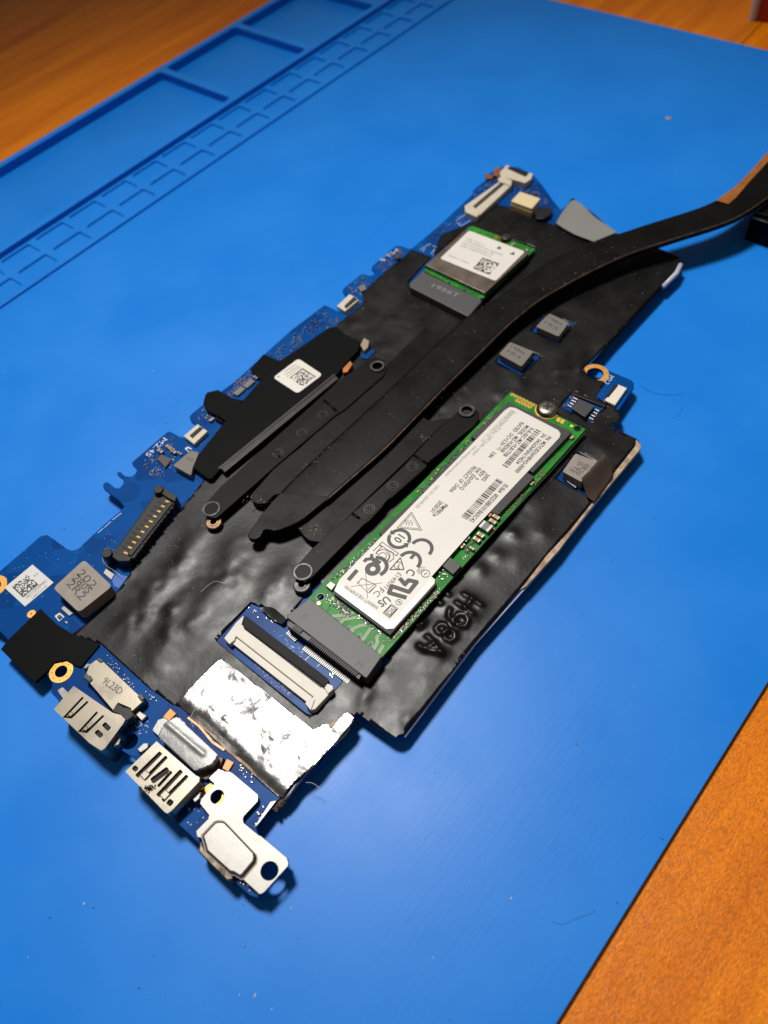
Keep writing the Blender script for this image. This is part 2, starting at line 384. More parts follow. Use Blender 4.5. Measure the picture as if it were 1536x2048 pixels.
MB().prism(mrect(UA+1.25, VB+.2, -157.4+du, VT-.2), ZM-.05, GZ, holes=[mrect(*c, .9) for c in cells]).build('cell_grid', SIL, matt, bevel=.2)
rb0 = -158.4+du
sec = [(rb0, ZM-.03), (rb0, GZ+.02), (rb0+.2, GZ+.08), (rb0+.8, GZ+.08), (rb0+1.0, ZM+.02), (rb0+1.0, ZM-.03)]
rv = [(*MU(u, v), z) for v in (VB+.2, VT-.2) for u, z in sec]; k = len(sec)
MB().add(rv, [(i, (i+1) % k, k+(i+1) % k, k+i) for i in range(k)]+[tuple(range(k-1, -1, -1)), tuple(range(k, 2*k))]).build('rib', SIL, matt, bevel=.25)
c0 = None
for t in trays:
    MB().prism(mrect(t[0]+.02, t[1]+.02, t[2]-.02, t[3]-.02, 1.8), ZT+.2, ZT+.38).build('tray', SIL, matt)
for c in cells:
    ce = MU((c[0]+c[2])/2, (c[1]+c[3])/2)
    if c0 is None:
        c0 = MB().prism(mrect(c[0]+.03, c[1]+.03, c[2]-.03, c[3]-.03, .9), ZM-.02, ZM+.06).build('cell', SIL, matt, at=(*ce, ZT))
        w0 = c[2]-c[0]
    else: copyto(c0, matt, (*ce, ZT))
# the red box at the far edge of the table
rb = [XY((1502, 40), ZT), XY((1560, 50), ZT), XY((1600, 12), ZT), XY((1545, -15), ZT)]
box = thing('box', 'red plastic box corner with pale upright edge at the far end of the table', 'box', (*rb[0], ZT))
MB().prism(rb, ZT, ZT+32).build('body', REDP, box, bevel=.8)
e0 = np.array(rb[0]); MB().cyl(e0[0]+.4, e0[1]+.2, 1.5, ZT, ZT+33, 12).build('corner_post', CLEARP, box)
# hair, lint, specks on the mat
def hair(name, px, z, r, mat, lab, cat='hair', lift=.25):
    P = [W(p, z) for p in px]; Q = []
    for i in range(len(P)-1):
        p0, p1, p2, p3 = P[max(i-1, 0)], P[i], P[i+1], P[min(i+2, len(P)-1)]
        for t in np.linspace(0, 1, 6, endpoint=False):
            Q.append(.5*(2*p1+(p2-p0)*t+(2*p0-5*p1+4*p2-p3)*t*t+(3*p1-p0-3*p2+p3)*t**3))
    Q.append(P[-1]); Q = [q+np.array([0, 0, lift]) for q in Q]
    o = MB().tube(Q, r, 5).build(name, mat, smooth=True, at=tuple(Q[0])); tag(o, lab, cat); return o
hair('hair', [(1283, 773), (1295, 781), (1310, 787), (1335, 791), (1365, 788)], ZM, .03, HAIRM, 'fine dark curved hair lying on bare mat beside the round mounting hole')
hair('hair', [(1345, 838), (1358, 828), (1364, 815)], ZM, .02, HAIRM, 'short faint hair on the mat right of the small white tab connector')
hair('fibre', [(612, 1566), (625, 1567), (640, 1577)], ZM+3.5, .06, LINT, 'pale curled fibre sticking out beside the corner of the silver foil', 'fibre')
hair('fibre', [(1104, 1843), (1125, 1848), (1150, 1838), (1190, 1822)], ZM, .018, HAIRM, 'long thin dark fibre on the mat near the front table edge', 'fibre')
sp = MB(); sp2 = MB()
for _ in range(130):
    q = (random.uniform(-20, 1400), random.uniform(700, 2050)); x, y = XY(q, ZM)
    if x > UR-1 or x < -150 or y > 270: continue
    r = abs(random.gauss(.035, .04))+.03; a = random.random()*3
    (sp if random.random() < .72 else sp2).box(x, y, r*2*random.uniform(1, 2.6), r*2, ZM-.01, ZM+.08, a)
o = sp.build('specks', HAIRM); tag(o, 'scattered tiny dark specks on the blue mat', 'dirt specks'); o['kind'] = 'stuff'
o = sp2.build('specks', LINT); tag(o, 'scattered tiny pale specks of lint on the blue mat', 'lint specks'); o['kind'] = 'stuff'
for q, r in (((1337, 236), 1.0),):
    o = MB().cyl(*XY(q, ZM), r, ZM, ZM+.15, 12, r*.6).build('crumb', TANE, at=(*XY(q, ZM), ZM)); tag(o, 'small pale crumb on the mat near its far corner', 'crumb')

# ================================================================== MAIN CIRCUIT BOARD
BO = (*XY((700, 1000), ZB), ZB)
board = thing('circuit_board', 'blue laptop circuit board mostly wrapped in crumpled black film', 'circuit board', BO)
left = [(-60, 1180), (0, 1142), (81, 1072.5), (94, 1069.5), (107, 1078), (134, 1098), (145, 1101.5), (156, 1098), (205, 1052), (243, 1020), (249, 1013), (238, 1000), (207, 977),
        (205.5, 970), (209, 965.5), (215, 964), (222.5, 969.5), (230, 976), (238, 976.5), (244, 971.5), (247, 966), (246, 957), (236, 950), (233.5, 947), (236, 943.5), (241, 944), (250, 952), (262, 953.5), (271, 947), (274.6, 938),
        (265, 929.5), (263.6, 925), (334.5, 864), (340, 863.5), (345, 865.6), (358, 873), (368, 875), (380, 882), (410, 870), (394, 850), (381, 841), (379, 834), (383, 828), (405, 810), (470, 763), (530, 707.5), (583, 660), (648, 611), (652, 611), (664.6, 617),
        (672, 621), (695, 625), (705, 600), (689, 588), (685, 581), (687, 577), (722.5, 548.5), (727.5, 548.5), (740, 552), (748, 549), (748.5, 543.5), (743, 536), (745, 532), (790, 493), (796, 491.5), (805.6, 493), (817, 497.5), (825, 496), (880, 450), (947, 387), (946, 381), (970, 361), (975, 349),
        (1000, 333), (1035, 334), (1067, 350), (1082, 367), (1106, 401), (1122, 420), (1135, 410), (1225, 470), (1350, 511), (1358, 521), (1352, 540), (1222, 681), (1184, 727), (1262, 760), (1268, 766), (1268, 774), (1238, 818), (1240, 838), (1224, 850), (1232, 858), (1275, 878), (1281, 889), (1188, 1004), (1145, 1059), (1115, 1099), (1052, 1169),
        (948, 1286), (857, 1406), (808, 1471), (800, 1476), (790, 1475), (779, 1471.5), (714, 1426), (640, 1530), (556, 1600), (546, 1606), (512, 1652), (514, 1664), (519, 1671), (575, 1717), (577, 1731), (527, 1787), (514, 1795), (501, 1791), (474, 1768), (471, 1756),
        (464, 1749), (402, 1694), (399, 1687), (356, 1647), (357, 1640), (373, 1619), (369, 1610), (300, 1540), (273, 1522), (262, 1512), (241, 1499), (226, 1501), (180, 1440), (114, 1398), (102, 1385), (105, 1368), (93, 1346), (60, 1330), (17, 1280), (0, 1262), (-60, 1230)]
LP = PX(left, ZB)
holes = [circ(XY(q, ZB), r) for q, r in (((122.5, 1343), 1.45), ((259, 1482), 1.75), ((434, 1593), 1.5), ((538.5, 1742), 1.8), ((1190, 748), 2.2))]
MB().prism(LP, ZB-1.0, ZB, holes).build('substrate', PCB, board, bevel=.1)
# underside parts that carry the board on the mat
ub = None
for q in ((300, 1200), (700, 1250), (1000, 1000), (1150, 700), (900, 600), (500, 900)):
    x, y = XY(q, ZB)
    if ub is None: ub = MB().box(x, y, 7, 7, ZM, ZB-1.0).build('underside_chip', CHIP, board, at=(x, y, ZM))
    else: copyto(ub, board, (x, y, ZM))
# gold rings
def gring(q, ri, ro, z=ZB, a0=0., a1=2*math.pi, mat=GOLD, name='mounting_ring', h=.06):
    x, y = XY(q, z); return MB().ring(x, y, ri, ro, z, z+h, 32, a0, a1).build(name, mat, board)
r1 = gring((122.5, 1343), 1.4, 2.65)
vh = MB(); x, y = XY((122.5, 1343), ZB)
for i in range(8): vh.cyl(x+2.05*math.cos(i*.785), y+2.05*math.sin(i*.785), .13, ZB+.05, ZB+.08, 8)
vh.build('via_hole', HOLE, r1, kind='stuff')
r2 = gring((1190, 748), 2.2, 3.5); vh = MB(); x, y = XY((1190, 748), ZB)
for i in range(9): vh.cyl(x+2.85*math.cos(i*.7), y+2.85*math.sin(i*.7), .15, ZB+.05, ZB+.08, 8)
vh.build('via_hole', HOLE, r2, kind='stuff')
gring((-10, 1172), 1.5, 2.9); gring((63, 1228), 0.2, 1.0); gring((428, 1592), 1.6, 2.6)
# ------------------------------------------------------------------ black film
film_px = [(142, 1270), (170, 1249), (234, 1186), (255, 1158), (320, 1070), (394, 978), (430, 930), (520, 850), (600, 760), (662, 668), (677, 647), (726, 607), (726, 586), (750, 562), (823, 501), (827, 501), (865, 515), (882, 470), (940, 445), (960, 438), (994, 409), (1022, 415), (1050, 427),
           (1080, 440), (1108, 450), (1128, 421), (1143, 398), (1147, 397), (1190, 430), (1234, 467), (1300, 490), (1347, 508), (1359, 515), (1361, 524), (1352, 541), (1322, 573), (1222, 681), (1168, 735), (1170, 742), (1176, 752), (1187, 758), (1207, 762), (1210, 766), (1192, 791), (1212, 806), (1240, 822), (1242, 838), (1223, 851), (1233, 858),
           (1272, 877), (1271, 889), (1226, 947), (1186, 1001), (1140, 1059), (1094, 1108), (1052, 1164), (948, 1285), (857, 1405), (808, 1467), (800, 1474), (790, 1474.5), (779, 1471), (714, 1426), (640, 1490), (440, 1440), (343, 1408), (296, 1374), (199, 1285)]
fh_px = [[(434, 1278), (489, 1220), (502, 1206), (521, 1213), (571, 1246), (610, 1190), (640, 1165), (800, 1290), (770, 1312), (783, 1318), (735, 1371), (729, 1369), (706, 1350), (692, 1356), (664, 1386), (633, 1426), (623, 1430), (612, 1426), (435, 1284)],
         [(1145, 783), (1212, 810), (1181, 843), (1120, 813)],
         [(1152, 904), (1203, 921), (1185, 950), (1172, 992), (1112, 957)],
         [(1063, 662), (1088, 632), (1150, 646), (1117, 689)], [(992, 722), (1020, 690), (1080, 712), (1043, 752)],
         [(819, 562), (852, 524), (936, 453), (1073, 497), (967, 604), (932, 632), (818, 577)]]
FP = PX(film_px, ZF); FH = [PX(h, ZF) for h in fh_px]
bumps = []                                     # (photo px, length along board mm, width mm, height mm, angle)
for q, a, b, h in (((360, 1130), 9, 2.2, 1.1), ((300, 1195), 8, 2.6, .9), ((345, 1235), 7, 2.2, .9), ((270, 1240), 6, 2.5, .7), ((330, 1300), 9, 2.6, .9), ((430, 1180), 8, 2.4, .8), ((480, 1150), 7, 2.2, .8), ((400, 1250), 7, 2, .6), ((250, 1150), 6, 2.4, .8), ((470, 1100), 6, 2, .6),
                   ((570, 1160), 5, 2, .7), ((540, 1180), 5, 2, .6), ((1085, 1068), 2, 1.8, .8), ((1025, 1068), 1.3, 1.3, .9), ((995, 1112), 1.6, 1.4, .8), ((960, 1140), 1.6, 1.4, .8), ((1040, 1120), 3, 2.2, .5), ((1070, 1000), 4, 3, .5), ((905, 1100), 3, 2, .5),
                   ((1040, 760), 5, 2.2, .9), ((1000, 790), 4, 2, .7), ((880, 800), 5, 2.5, 1.0), ((920, 770), 4, 2, .6), ((1120, 740), 5, 2, .7), ((1160, 735), 3, 1.2, .8), ((1250, 600), 6, 3, .6), ((1150, 600), 6, 3, .5), ((1080, 560), 5, 3, .6), ((1060, 470), 8, 3, 1.0), ((960, 420), 3, 2, .7),
                   ((850, 1370), 4, 2.5, .6), ((730, 1395), 3.4, 1.3, .8), ((780, 1370), 3, 3, .5), ((815, 1440), 1.6, 1.0, .8), ((870, 1310), 4, 3, .4), ((950, 1230), 4, 3, .4), ((715, 650), 6, 3, .6), ((700, 690), 4, 2, .6), ((790, 560), 6, 3, .5), ((1210, 900), 3, 3, .5), ((1050, 960), 4, 2.5, .4), ((800, 640), 6, 3, .5), ((770, 700), 5, 2.5, .6)):
    bumps.append((*XY(q, ZF), a, b*1.3, h*.5))
em = []
for st in ([(720, 345), (855, 430)], [(665, 410), (790, 500)], [(785, 385), (728, 455)], [(640, 540), (680, 500), (730, 505), (755, 545), (735, 590), (690, 590), (650, 560), (640, 540)], [(612, 465), (604, 520), (640, 575)], [(505, 610), (535, 575), (580, 580), (595, 620), (570, 650), (525, 645), (505, 610)],
           [(570, 650), (610, 625), (650, 640), (655, 680), (620, 705), (580, 690), (570, 650)], [(440, 670), (480, 705), (550, 800)], [(375, 740), (420, 775), (550, 800)], [(485, 735), (430, 760)], [(385, 603), (420, 560)], [(402, 580), (360, 572)], [(580, 330), (605, 350)], [(515, 395), (545, 415)]):
    em.append(PX(zm(st, (740, 1100), 3.84), ZF))
FT = XY((1347, 508), ZF)
def film_h(x, y):
    z = np.full(x.shape, ZF)
    z += .10*vnoise(x, y, 9)+.022*vnoise(x+40, y*.5, 3.2)+.003*vnoise(x, y, 1.2)
    ca, sa_ = math.cos(.35), math.sin(.35)
    for bx, by, a, b, h in bumps:
        dx = x-bx; dy = y-by; p = ca*dx+sa_*dy; q = -sa_*dx+ca*dy
        r = np.sqrt((q/a)**2+(p/b)**2); z += h*np.exp(-(r**1.6))*(1+.15*vnoise(x, y, 2.2))
    for e in em:
        d = np.min([seg_dist(x, y, e[i], e[i+1]) for i in range(len(e)-1)], axis=0)
        z += .40*np.exp(-(d/.55)**2)+.16*np.exp(-(d/1.6)**2)
    return np.maximum(z, ZB+.06)
fx0, fy0 = np.min(sum(em, []), 0)-2; fx1, fy1 = np.max(sum(em, []), 0)+2
film = sheet(FP, FH, film_h, .8, [(fx0, fy0, fx1, fy1, .3)]); fo = film.build('insulating_film', FILM, board, smooth=True)
so = fo.modifiers.new('thickness', 'SOLIDIFY'); so.thickness = .12*S; so.offset = -1
# bare fibreboard edge on the right side, with pale under-film line
tan_px = [(1272, 879), (1281, 889), (1282, 896), (1189, 1007), (1146, 1062), (1117, 1101), (1053, 1172), (1040, 1180), (1090, 1112), (1140, 1061), (1186, 1003), (1226, 949), (1270, 893)]
MB().prism(PX(tan_px, ZB+.1), ZB-1.0, ZB+.1).build('fibreboard_edge', TANE, board)
lav = [(1278, 896), (1189, 1008), (1146, 1063), (1053, 1173), (949, 1289), (858, 1409), (809, 1474)]
Q = [W(p, ZB-.6) for p in lav]; MB().tube(Q, .28, 6).build('film_rim', LAV, board, smooth=True)
Q = [W(p, ZB-.3) for p in ((1361, 530), (1352, 548), (1325, 574))]; MB().tube(Q, .75, 8).build('film_rim', LAV, board, smooth=True)
Q = [W(p, ZB-.2) for p in ((1322, 576), (1222, 683), (1184, 727))]; MB().tube(Q, .3, 6).build('film_rim', MYLAR, board, smooth=True)
# raised black film corner under the heat pipe, its reflected light painted grey
def flap_h(x, y): return ZF+1.0+.3*vnoise(x, y, 7)
fl = PX([(1112, 446), (1126, 424), (1143, 402), (1150, 401), (1190, 432), (1233, 466), (1187, 484), (1150, 470)], ZF+.8)
f2 = sheet(fl, [], flap_h, 1.2).build('film_corner', M('film_sheen_grey', (.22, .215, .21), .34, bump=.3, bscale=6), board, smooth=True); f2['label'] = 'lifted black film corner with its sheen painted grey'
# black flap over the power socket at the lower left
tab_px = [(80.5, 1217), (113, 1248), (145, 1268), (199, 1286), (198, 1291), (161, 1335), (150, 1331), (132, 1320), (108, 1325), (95, 1342), (70, 1364), (62, 1360), (1, 1298), (17, 1278)]
TP = PX(tab_px, ZB+.5)
MB().prism(TP, ZB-.6, ZB+.5).build('tape_flap', MYLAR, board, bevel=.35, seg=3)
# ------------------------------------------------------------------ black shield cover with label, and small covers beside it
cov_px = [(382, 933), (388, 924), (399, 906), (447, 846), (462, 826), (520, 762), (559, 722), (608, 689), (655, 656), (672, 652), (690, 668), (722, 684), (716, 702), (692, 726), (676, 747), (440, 939), (424, 957), (416, 958)]
ZC = -.6
sh = MB().prism(PX(cov_px, ZC), ZC-.7, ZC).build('shield_cover', MYLAR, board, bevel=.2)
MB().prism(PX([(440, 936), (671, 750), (678, 756), (449, 945)], ZC+.35), ZC-.5, ZC+.35).build('rolled_edge', HPE2, sh, bevel=.3, seg=3)
MB().prism(PX([(436, 936), (668, 748), (671, 750), (440, 938)], ZC+.05), ZC-.1, ZC+.12)  .build('edge_lip', HPE2, sh)
lab_px = [(596.5, 717), (645, 749), (595, 787), (546, 755)]
lb = MB().prism(rnd(PX(lab_px, ZC+.1), 1.1), ZC, ZC+.1).build('sticker', PAPER, board); lb['label'] = 'white sticker with square speckle code on the black cover'
pr = datacode(flat(), (605, 736), (632, 753), (579, 756), ZC+.1, 18, 3)
for i, (a, b, t) in enumerate((((592, 729), (569, 744), '5155A7351J1A'), ((597, 732), (570, 750), '2N190060TAC2TG'), ((601, 734), (574, 754), 'C2.0.1.1M.5A1W'))): text_fit(pr, t, a, b, .5, ZC+.1)
pr.ring(*XY((557, 753), ZC+.1), .2, .32, ZC+.12, ZC+.125, 12)
pr.build('print', INK, lb)
for pts in ([(406, 806), (410, 790), (414, 784), (436, 779), (462, 795), (486, 800), (452, 842), (438, 833), (414, 822)], [(500, 737), (527, 707.5), (562, 722), (582, 730), (545, 772), (521, 760)]):
    MB().prism(PX(pts, ZB+1.2), ZB, ZB+1.2).build('black_cover', MYLAR, board, bevel=.25)
MB().prism(PX([(432, 833), (446, 842), (444, 846), (430, 838)], ZB+1), ZB, ZB+1.0).build('black_cover', MYLAR, board)
# torn film bits and bare copper near the shield's far end
TORN = M('torn_tape', (.30, .22, .16), .55, bump=.5, bscale=20)
MB().prism(PX([(721, 690), (728, 676), (738, 682), (736, 694), (728, 702)], ZC), ZB, ZC).build('torn_tape', TORN, board)
MB().prism(PX([(721, 708), (748, 698), (749, 704), (735, 718), (724, 716)], ZF+.4), ZB, ZF+.4).build('bare_board', PCB, board)
MB().prism(PX([(686, 737), (700, 722), (705, 728), (694, 744), (686, 745)], ZC), ZB, ZC).build('copper_tab', COPPER, board)
MB().prism(PX([(661, 665), (670, 660), (679, 672), (668, 676)], ZF+.5), ZB, ZF+.5).build('bare_board', PCB, board)
# ------------------------------------------------------------------ small parts: builders
def quadpart(name, px, z0, z1, mat, parent=board, bevel=.12, label=None, seg=2, smooth=False):
    return MB().prism(PX(px, z1), z0, z1).build(name, mat, parent, bevel=bevel, label=label, seg=seg)
def chip_cap(q, L, Wd, H, z, parent, body=CAPB, axis='x', end=SOLD, ang=0.):
    """ceramic capacitor: body with two metal ends"""
    x, y = XY(q, z+H); dx, dy = (L, Wd) if axis == 'x' else (Wd, L)
    o = MB().box(x, y, dx*.98, dy*.94, z, z+H*.97, ang).build('capacitor', body, parent, bevel=.05)
    m = MB(); k = L*.5-L*.13
    for s_ in (-1, 1):
        ox, oy = (s_*k, 0) if axis == 'x' else (0, s_*k)
        e = MB().box(x+ox*math.cos(ang)-oy*math.sin(ang), y+ox*math.sin(ang)+oy*math.cos(ang), L*.26 if axis == 'x' else dx, dy if axis == 'x' else L*.26, z, z+H, ang)
        e.build('end_cap', end, o, bevel=.04)
    return o
def specks(px_poly, n, z, parent, name='solder_joints', mat=SOLD, smin=.12, smax=.3, seed=1, blobs=True):
    r = random.Random(seed); poly = px_poly; xs = [p[0] for p in poly]; ys = [p[1] for p in poly]; m = MB(); c = 0; t = 0
    while c < n and t < n*60:
        t += 1; q = (r.uniform(min(xs), max(xs)), r.uniform(min(ys), max(ys)))
        if not inside(poly, [q[0]], [q[1]])[0]: continue
        x, y = XY(q, z); w = r.uniform(smin, smax); h = w*r.uniform(.5, 1.0)
        if blobs: m.cyl(x, y, w, z-.02, z+h, 7, w*.45)
        else: m.box(x, y, w*2.2, w*1.2, z-.02, z+h, r.choice((0, math.pi/2)))
        c += 1
    o = m.build(name, mat, parent); o['kind'] = 'stuff'; return o
def inductor(px, z0, z1, mat, lines, parent=board, r=1.0, txt_mat=INK, ink_h=1.0, label=None):
    o = MB().prism(rnd(PX(px, z1), r), z0+.25, z1).build('inductor', mat, parent, bevel=.18, seg=3, label=label)
    m = flat()
    for a, b, t, h in lines: text_fit(m, t, a, b, h, z1)
    m.build('print', txt_mat, o); return o
# big inductor, lower left
bi = inductor([(168, 1119), (224.5, 1172), (158, 1225), (106, 1176)], ZB, ZB+3.6, INDU,
         [((159, 1142), (190, 1173), '202', 1.9), ((149, 1152), (180, 1184), '280S', 1.7), ((139, 1163), (168, 1196), '2R2', 1.9)], r=1.1, label='large grey square inductor')
quadpart('terminal', [(206, 1146), (212, 1136), (229, 1148), (222, 1160)], ZB, ZB+.35, TIN, bi)
quadpart('terminal', [(121, 1217), (128, 1211), (147, 1226), (138, 1232)], ZB, ZB+.35, TIN, bi)
quadpart('pad_outline', [(109, 1232), (119, 1225), (129, 1233), (118, 1243)], ZB, ZB+.05, SILK, bevel=0)
quadpart('resistor', [(113, 1233), (119, 1228.5), (124.5, 1233), (118, 1238.5)], ZB, ZB+.35, CHIP)
quadpart('resistor', [(130, 1241), (136, 1243), (134, 1248), (128, 1245)], ZB, ZB+.3, SOLD)
quadpart('copper_pour', [(223, 1158), (232, 1147), (255, 1153), (238, 1176), (228, 1172)], ZB, ZB+.05, M('lighter_blue_mask', (.004, .10, .42), .4), bevel=0)
# inductor beside the small shield, half under the cover
inductor([(382, 901), (398, 905), (385, 936), (382, 951), (346, 931)], ZB, ZB+2.0, INDS, [((374, 915), (386, 921), '02P', 1.0)], r=.5)
# two dark inductors right of the pipe
for c, t in ((((1099, 627), (1138, 645), (1117, 673), (1072, 653)), '1R5'), (((1020, 684), (1067, 703), (1043, 733), (998, 708)), '1R5')):
    cx = sum(p[0] for p in c)/4; cy = sum(p[1] for p in c)/4
    o = inductor(list(c), ZB, ZB+2.3, INDS, [((cx-16, cy-6), (cx+9, cy+9), t, 1.0), ((cx-9, cy-15), (cx+16, cy), '198H', 1.0)], r=.5)
    quadpart('terminal', [(cx+19, cy+15), (cx+33, cy-5), (cx+36, cy-3), (cx+22, cy+18)], ZB, ZB+1.1, TIN, o)
    specks([(cx+10, cy+26), (cx+42, cy-10), (cx+46, cy-6), (cx+18, cy+32)], 7, ZB, board, seed=int(cx), smin=.2, smax=.4)
# inductor under the lifted brown tape, right edge
bx = inductor([(1151, 907), (1199, 924), (1163, 964), (1125, 943)], ZB, ZB+3.0, INDU, [((1164, 925), (1142, 944), '0-TE', 1.3), ((1176, 929), (1154, 949), '0R20', 1.3)], r=.4)
quadpart('terminal', [(1133, 962), (1137, 955), (1157, 966), (1152, 976)], ZB, ZB+.8, TIN, bx)
quadpart('terminal', [(1155, 902), (1160, 904), (1196, 920), (1194, 923)], ZB, ZB+1.2, TIN, bx)
quadpart('bare_board', [(1108, 953), (1124, 944), (1170, 985), (1172, 994)], ZB, ZB+.06, PCB, bevel=0)
bt = [W((1207, 921), ZF+3.2), W((1222, 922), ZF+1.6), W((1180, 990), ZF+.5), W((1172, 992), ZF+.3), W((1160, 966), ZF+3.2)]
def tape_h(x, y):
    a = np.array(XY((1206, 921), ZF+3)); b = np.array(XY((1161, 967), ZF+3)); d = (b-a)/np.linalg.norm(b-a); n = np.array([-d[1], d[0]]); n = n if n[0] > 0 else -n
    t = (x-a[0])*n[0]+(y-a[1])*n[1]; return ZF+3.1*np.exp(-np.maximum(t, 0)/3.0)+.1*vnoise(x, y, 2)
MBt = sheet(PX([(1206, 919), (1224, 932), (1225, 948), (1188, 1000), (1174, 993), (1161, 967)], ZF+1.2), [], tape_h, .6)
o = MBt.build('lifted_tape', BROWNT, board, smooth=True); o['label'] = 'shiny brown lifted tape leaning on the inductor'
# flash memory chip in the small window of the film
sc_ = quadpart('flash_chip', [(1158, 797), (1190, 812), (1170, 834), (1143, 816)], ZB+.1, ZB+1.3, CHIP)
l0 = None
for i in range(4):
    for a, b in (((1182, 838), (1196, 818)), ((1139, 813), (1153, 795))):
        t = (i+.3)/3.6; x, y = XY((a[0]+(b[0]-a[0])*t, a[1]+(b[1]-a[1])*t), ZB+.3)
        if l0 is None: l0 = MB().box(x, y, 1.3, .45, ZB+.05, ZB+.35).build('lead', SOLD, sc_, bevel=.08, at=(x, y, ZB))
        else: copyto(l0, sc_, (x, y, ZB))
specks([(1176, 843), (1206, 812), (1212, 815), (1184, 848)], 9, ZB, board, seed=5, smin=.2, smax=.4); specks([(1120, 812), (1145, 786), (1152, 790), (1138, 815)], 16, ZB, board, seed=6, smin=.2, smax=.4)
specks([(1100, 798), (1122, 800), (1124, 812), (1110, 808)], 5, ZF, board, seed=16, smin=.2, smax=.4)
quadpart('film_strip', [(1145, 781), (1214, 808), (1211, 814), (1143, 787)], ZF, ZF+.5, FILM)
# ------------------------------------------------------------------ ribbon connectors
def small_fpc(body, slot, latch=None, z1=ZB+1.3, nsl=6, lab=None):
    o = quadpart('ribbon_connector', body, ZB, z1, IVORY, label=lab)
    quadpart('slot', slot, z1-.1, z1+.03, HOLE, o, bevel=0)
    a, b = np.array(slot[1]), np.array(slot[2])
    a2, b2 = np.array(slot[2]), np.array(slot[3]); p0 = None
    return o
def pins(o, a, b, n, wx, wy, z0, z1, mat=SOLD, name='pin'):
    p0 = None; A = np.array(XY(a, z1)); B = np.array(XY(b, z1)); an = math.atan2(B[1]-A[1], B[0]-A[0])
    for i in range(n):
        q = A+(B-A)*(i/(n-1))
        if p0 is None: p0 = MB().box(*q, wx, wy, z0, z1, an).build(name, mat, o, at=(*q, z0))
        else: copyto(p0, o, (*q, z0))
o = small_fpc([(367, 872), (395, 848), (415, 862), (388, 888)], [(379, 871), (400, 853), (407, 857), (385, 877)], lab='small ivory ribbon connector on the left edge near the white code M2.45')
pins(o, (386, 884), (412, 864), 7, .3, 1.0, ZB, ZB+.5)
o = small_fpc([(673.5, 612), (699, 588), (711, 594), (717, 600), (690, 622.5)], [(688, 612), (708, 593), (715, 599), (692, 618)], lab='ivory ribbon connector on the upper left edge')
pins(o, (694, 625), (720, 603), 10, .28, .9, ZB, ZB+.35)
o = quadpart('ribbon_connector', [(1237, 769), (1254, 776), (1230, 810), (1209, 800)], ZB, ZB+1.0, WHITE, label='white ribbon connector on the right tab')
quadpart('latch', [(1229, 768), (1236, 770), (1217, 793), (1211, 792)], ZB, ZB+1.3, BLACKP, o)
quadpart('terminal', [(1208, 799), (1229, 809), (1227, 812), (1207, 803)], ZB, ZB+.4, BRASS, o)
specks([(1196, 792), (1212, 780), (1210, 790), (1200, 800)], 6, ZB, board, seed=9)
# long display connector at the top
o = quadpart('display_connector', [(930, 411), (932, 423), (955, 434), (1021, 372), (1023, 362), (1011, 357), (1003, 360)], ZB, ZB+1.6, IVORY, label='long ivory display connector at the far end')
quadpart('slot', [(946, 412), (951, 417), (1014, 364), (1007, 360)], ZB+1.5, ZB+1.66, CHIP, o, bevel=0)
quadpart('ear', [(929, 411), (937, 410), (948, 417), (957, 421), (958, 428), (954, 434), (931, 424)], ZB, ZB+2.1, IVORY, o)
quadpart('ear', [(996, 356), (1004, 352), (1024, 361), (1022, 372), (1012, 367), (998, 363)], ZB, ZB+2.1, IVORY, o)
pins(o, (958, 432), (1022, 374), 20, .3, .8, ZB, ZB+.4)
# second white connector at the very top
o = quadpart('ribbon_connector', [(1000, 344), (1013, 330), (1066, 348), (1062, 358), (1050, 366), (1001, 352)], ZB, ZB+2.0, IVORY, label='ivory ribbon connector at the topmost tip of the board')
quadpart('latch', [(1014, 336), (1020, 332), (1058, 345), (1051, 353)], ZB+1.0, ZB+2.2, BLACKP, o)
pins(o, (1007, 357), (1048, 368), 12, .35, .9, ZB, ZB+.7, BRASS)
# header block
o = quadpart('header_connector', [(1040, 383), (1081, 397), (1064, 417), (1022, 402)], ZB, ZB+3.2, M('cream_plastic', (.66, .55, .33), .45), label='cream header block near the far end')
pins(o, (1022, 409), (1061, 424), 9, .3, .4, ZB+.2, ZB+2.4, M('cream_rib', (.5, .4, .22), .5), 'rib')
quadpart('black_part', [(1070, 424), (1085, 414), (1104, 416), (1102, 428), (1086, 438), (1072, 436)], ZB, ZB+1.6, BLACKP)
quadpart('black_part', [(988, 338), (1002, 333), (1004, 345), (998, 352), (985, 350)], ZB, ZB+1.4, CAPD)
quadpart('black_part', [(969, 346), (984, 350), (986, 356), (972, 357)], ZB, ZB+1.0, CAPD)
specks([(1020, 375), (1030, 370), (1034, 384), (1018, 402), (1008, 404)], 22, ZB, board, seed=21, smin=.15, smax=.28); specks([(1040, 366), (1066, 360), (1080, 378), (1062, 386)], 12, ZB, board, seed=22, smin=.15, smax=.28)
def silk_text(t, a, b, h): 
    m = flat(); text_fit(m, t, a, b, h, ZB+.01); return m.build('silkscreen_text', SILK, board)
silk_text('M2.45', (331, 877), (294, 912), 1.55); silk_text('M2.5', (795, 499), (762, 522), 1.5); silk_text('M2.2', (1224, 752), (1212, 768), 1.3)
def silk_lines(segs, w=.16):
    m = flat()
    for s_ in segs: m.strip(PX(s_, ZB+.01), w, ZB+.01)
    return m.build('silkscreen_marks', SILK, board, kind='stuff')
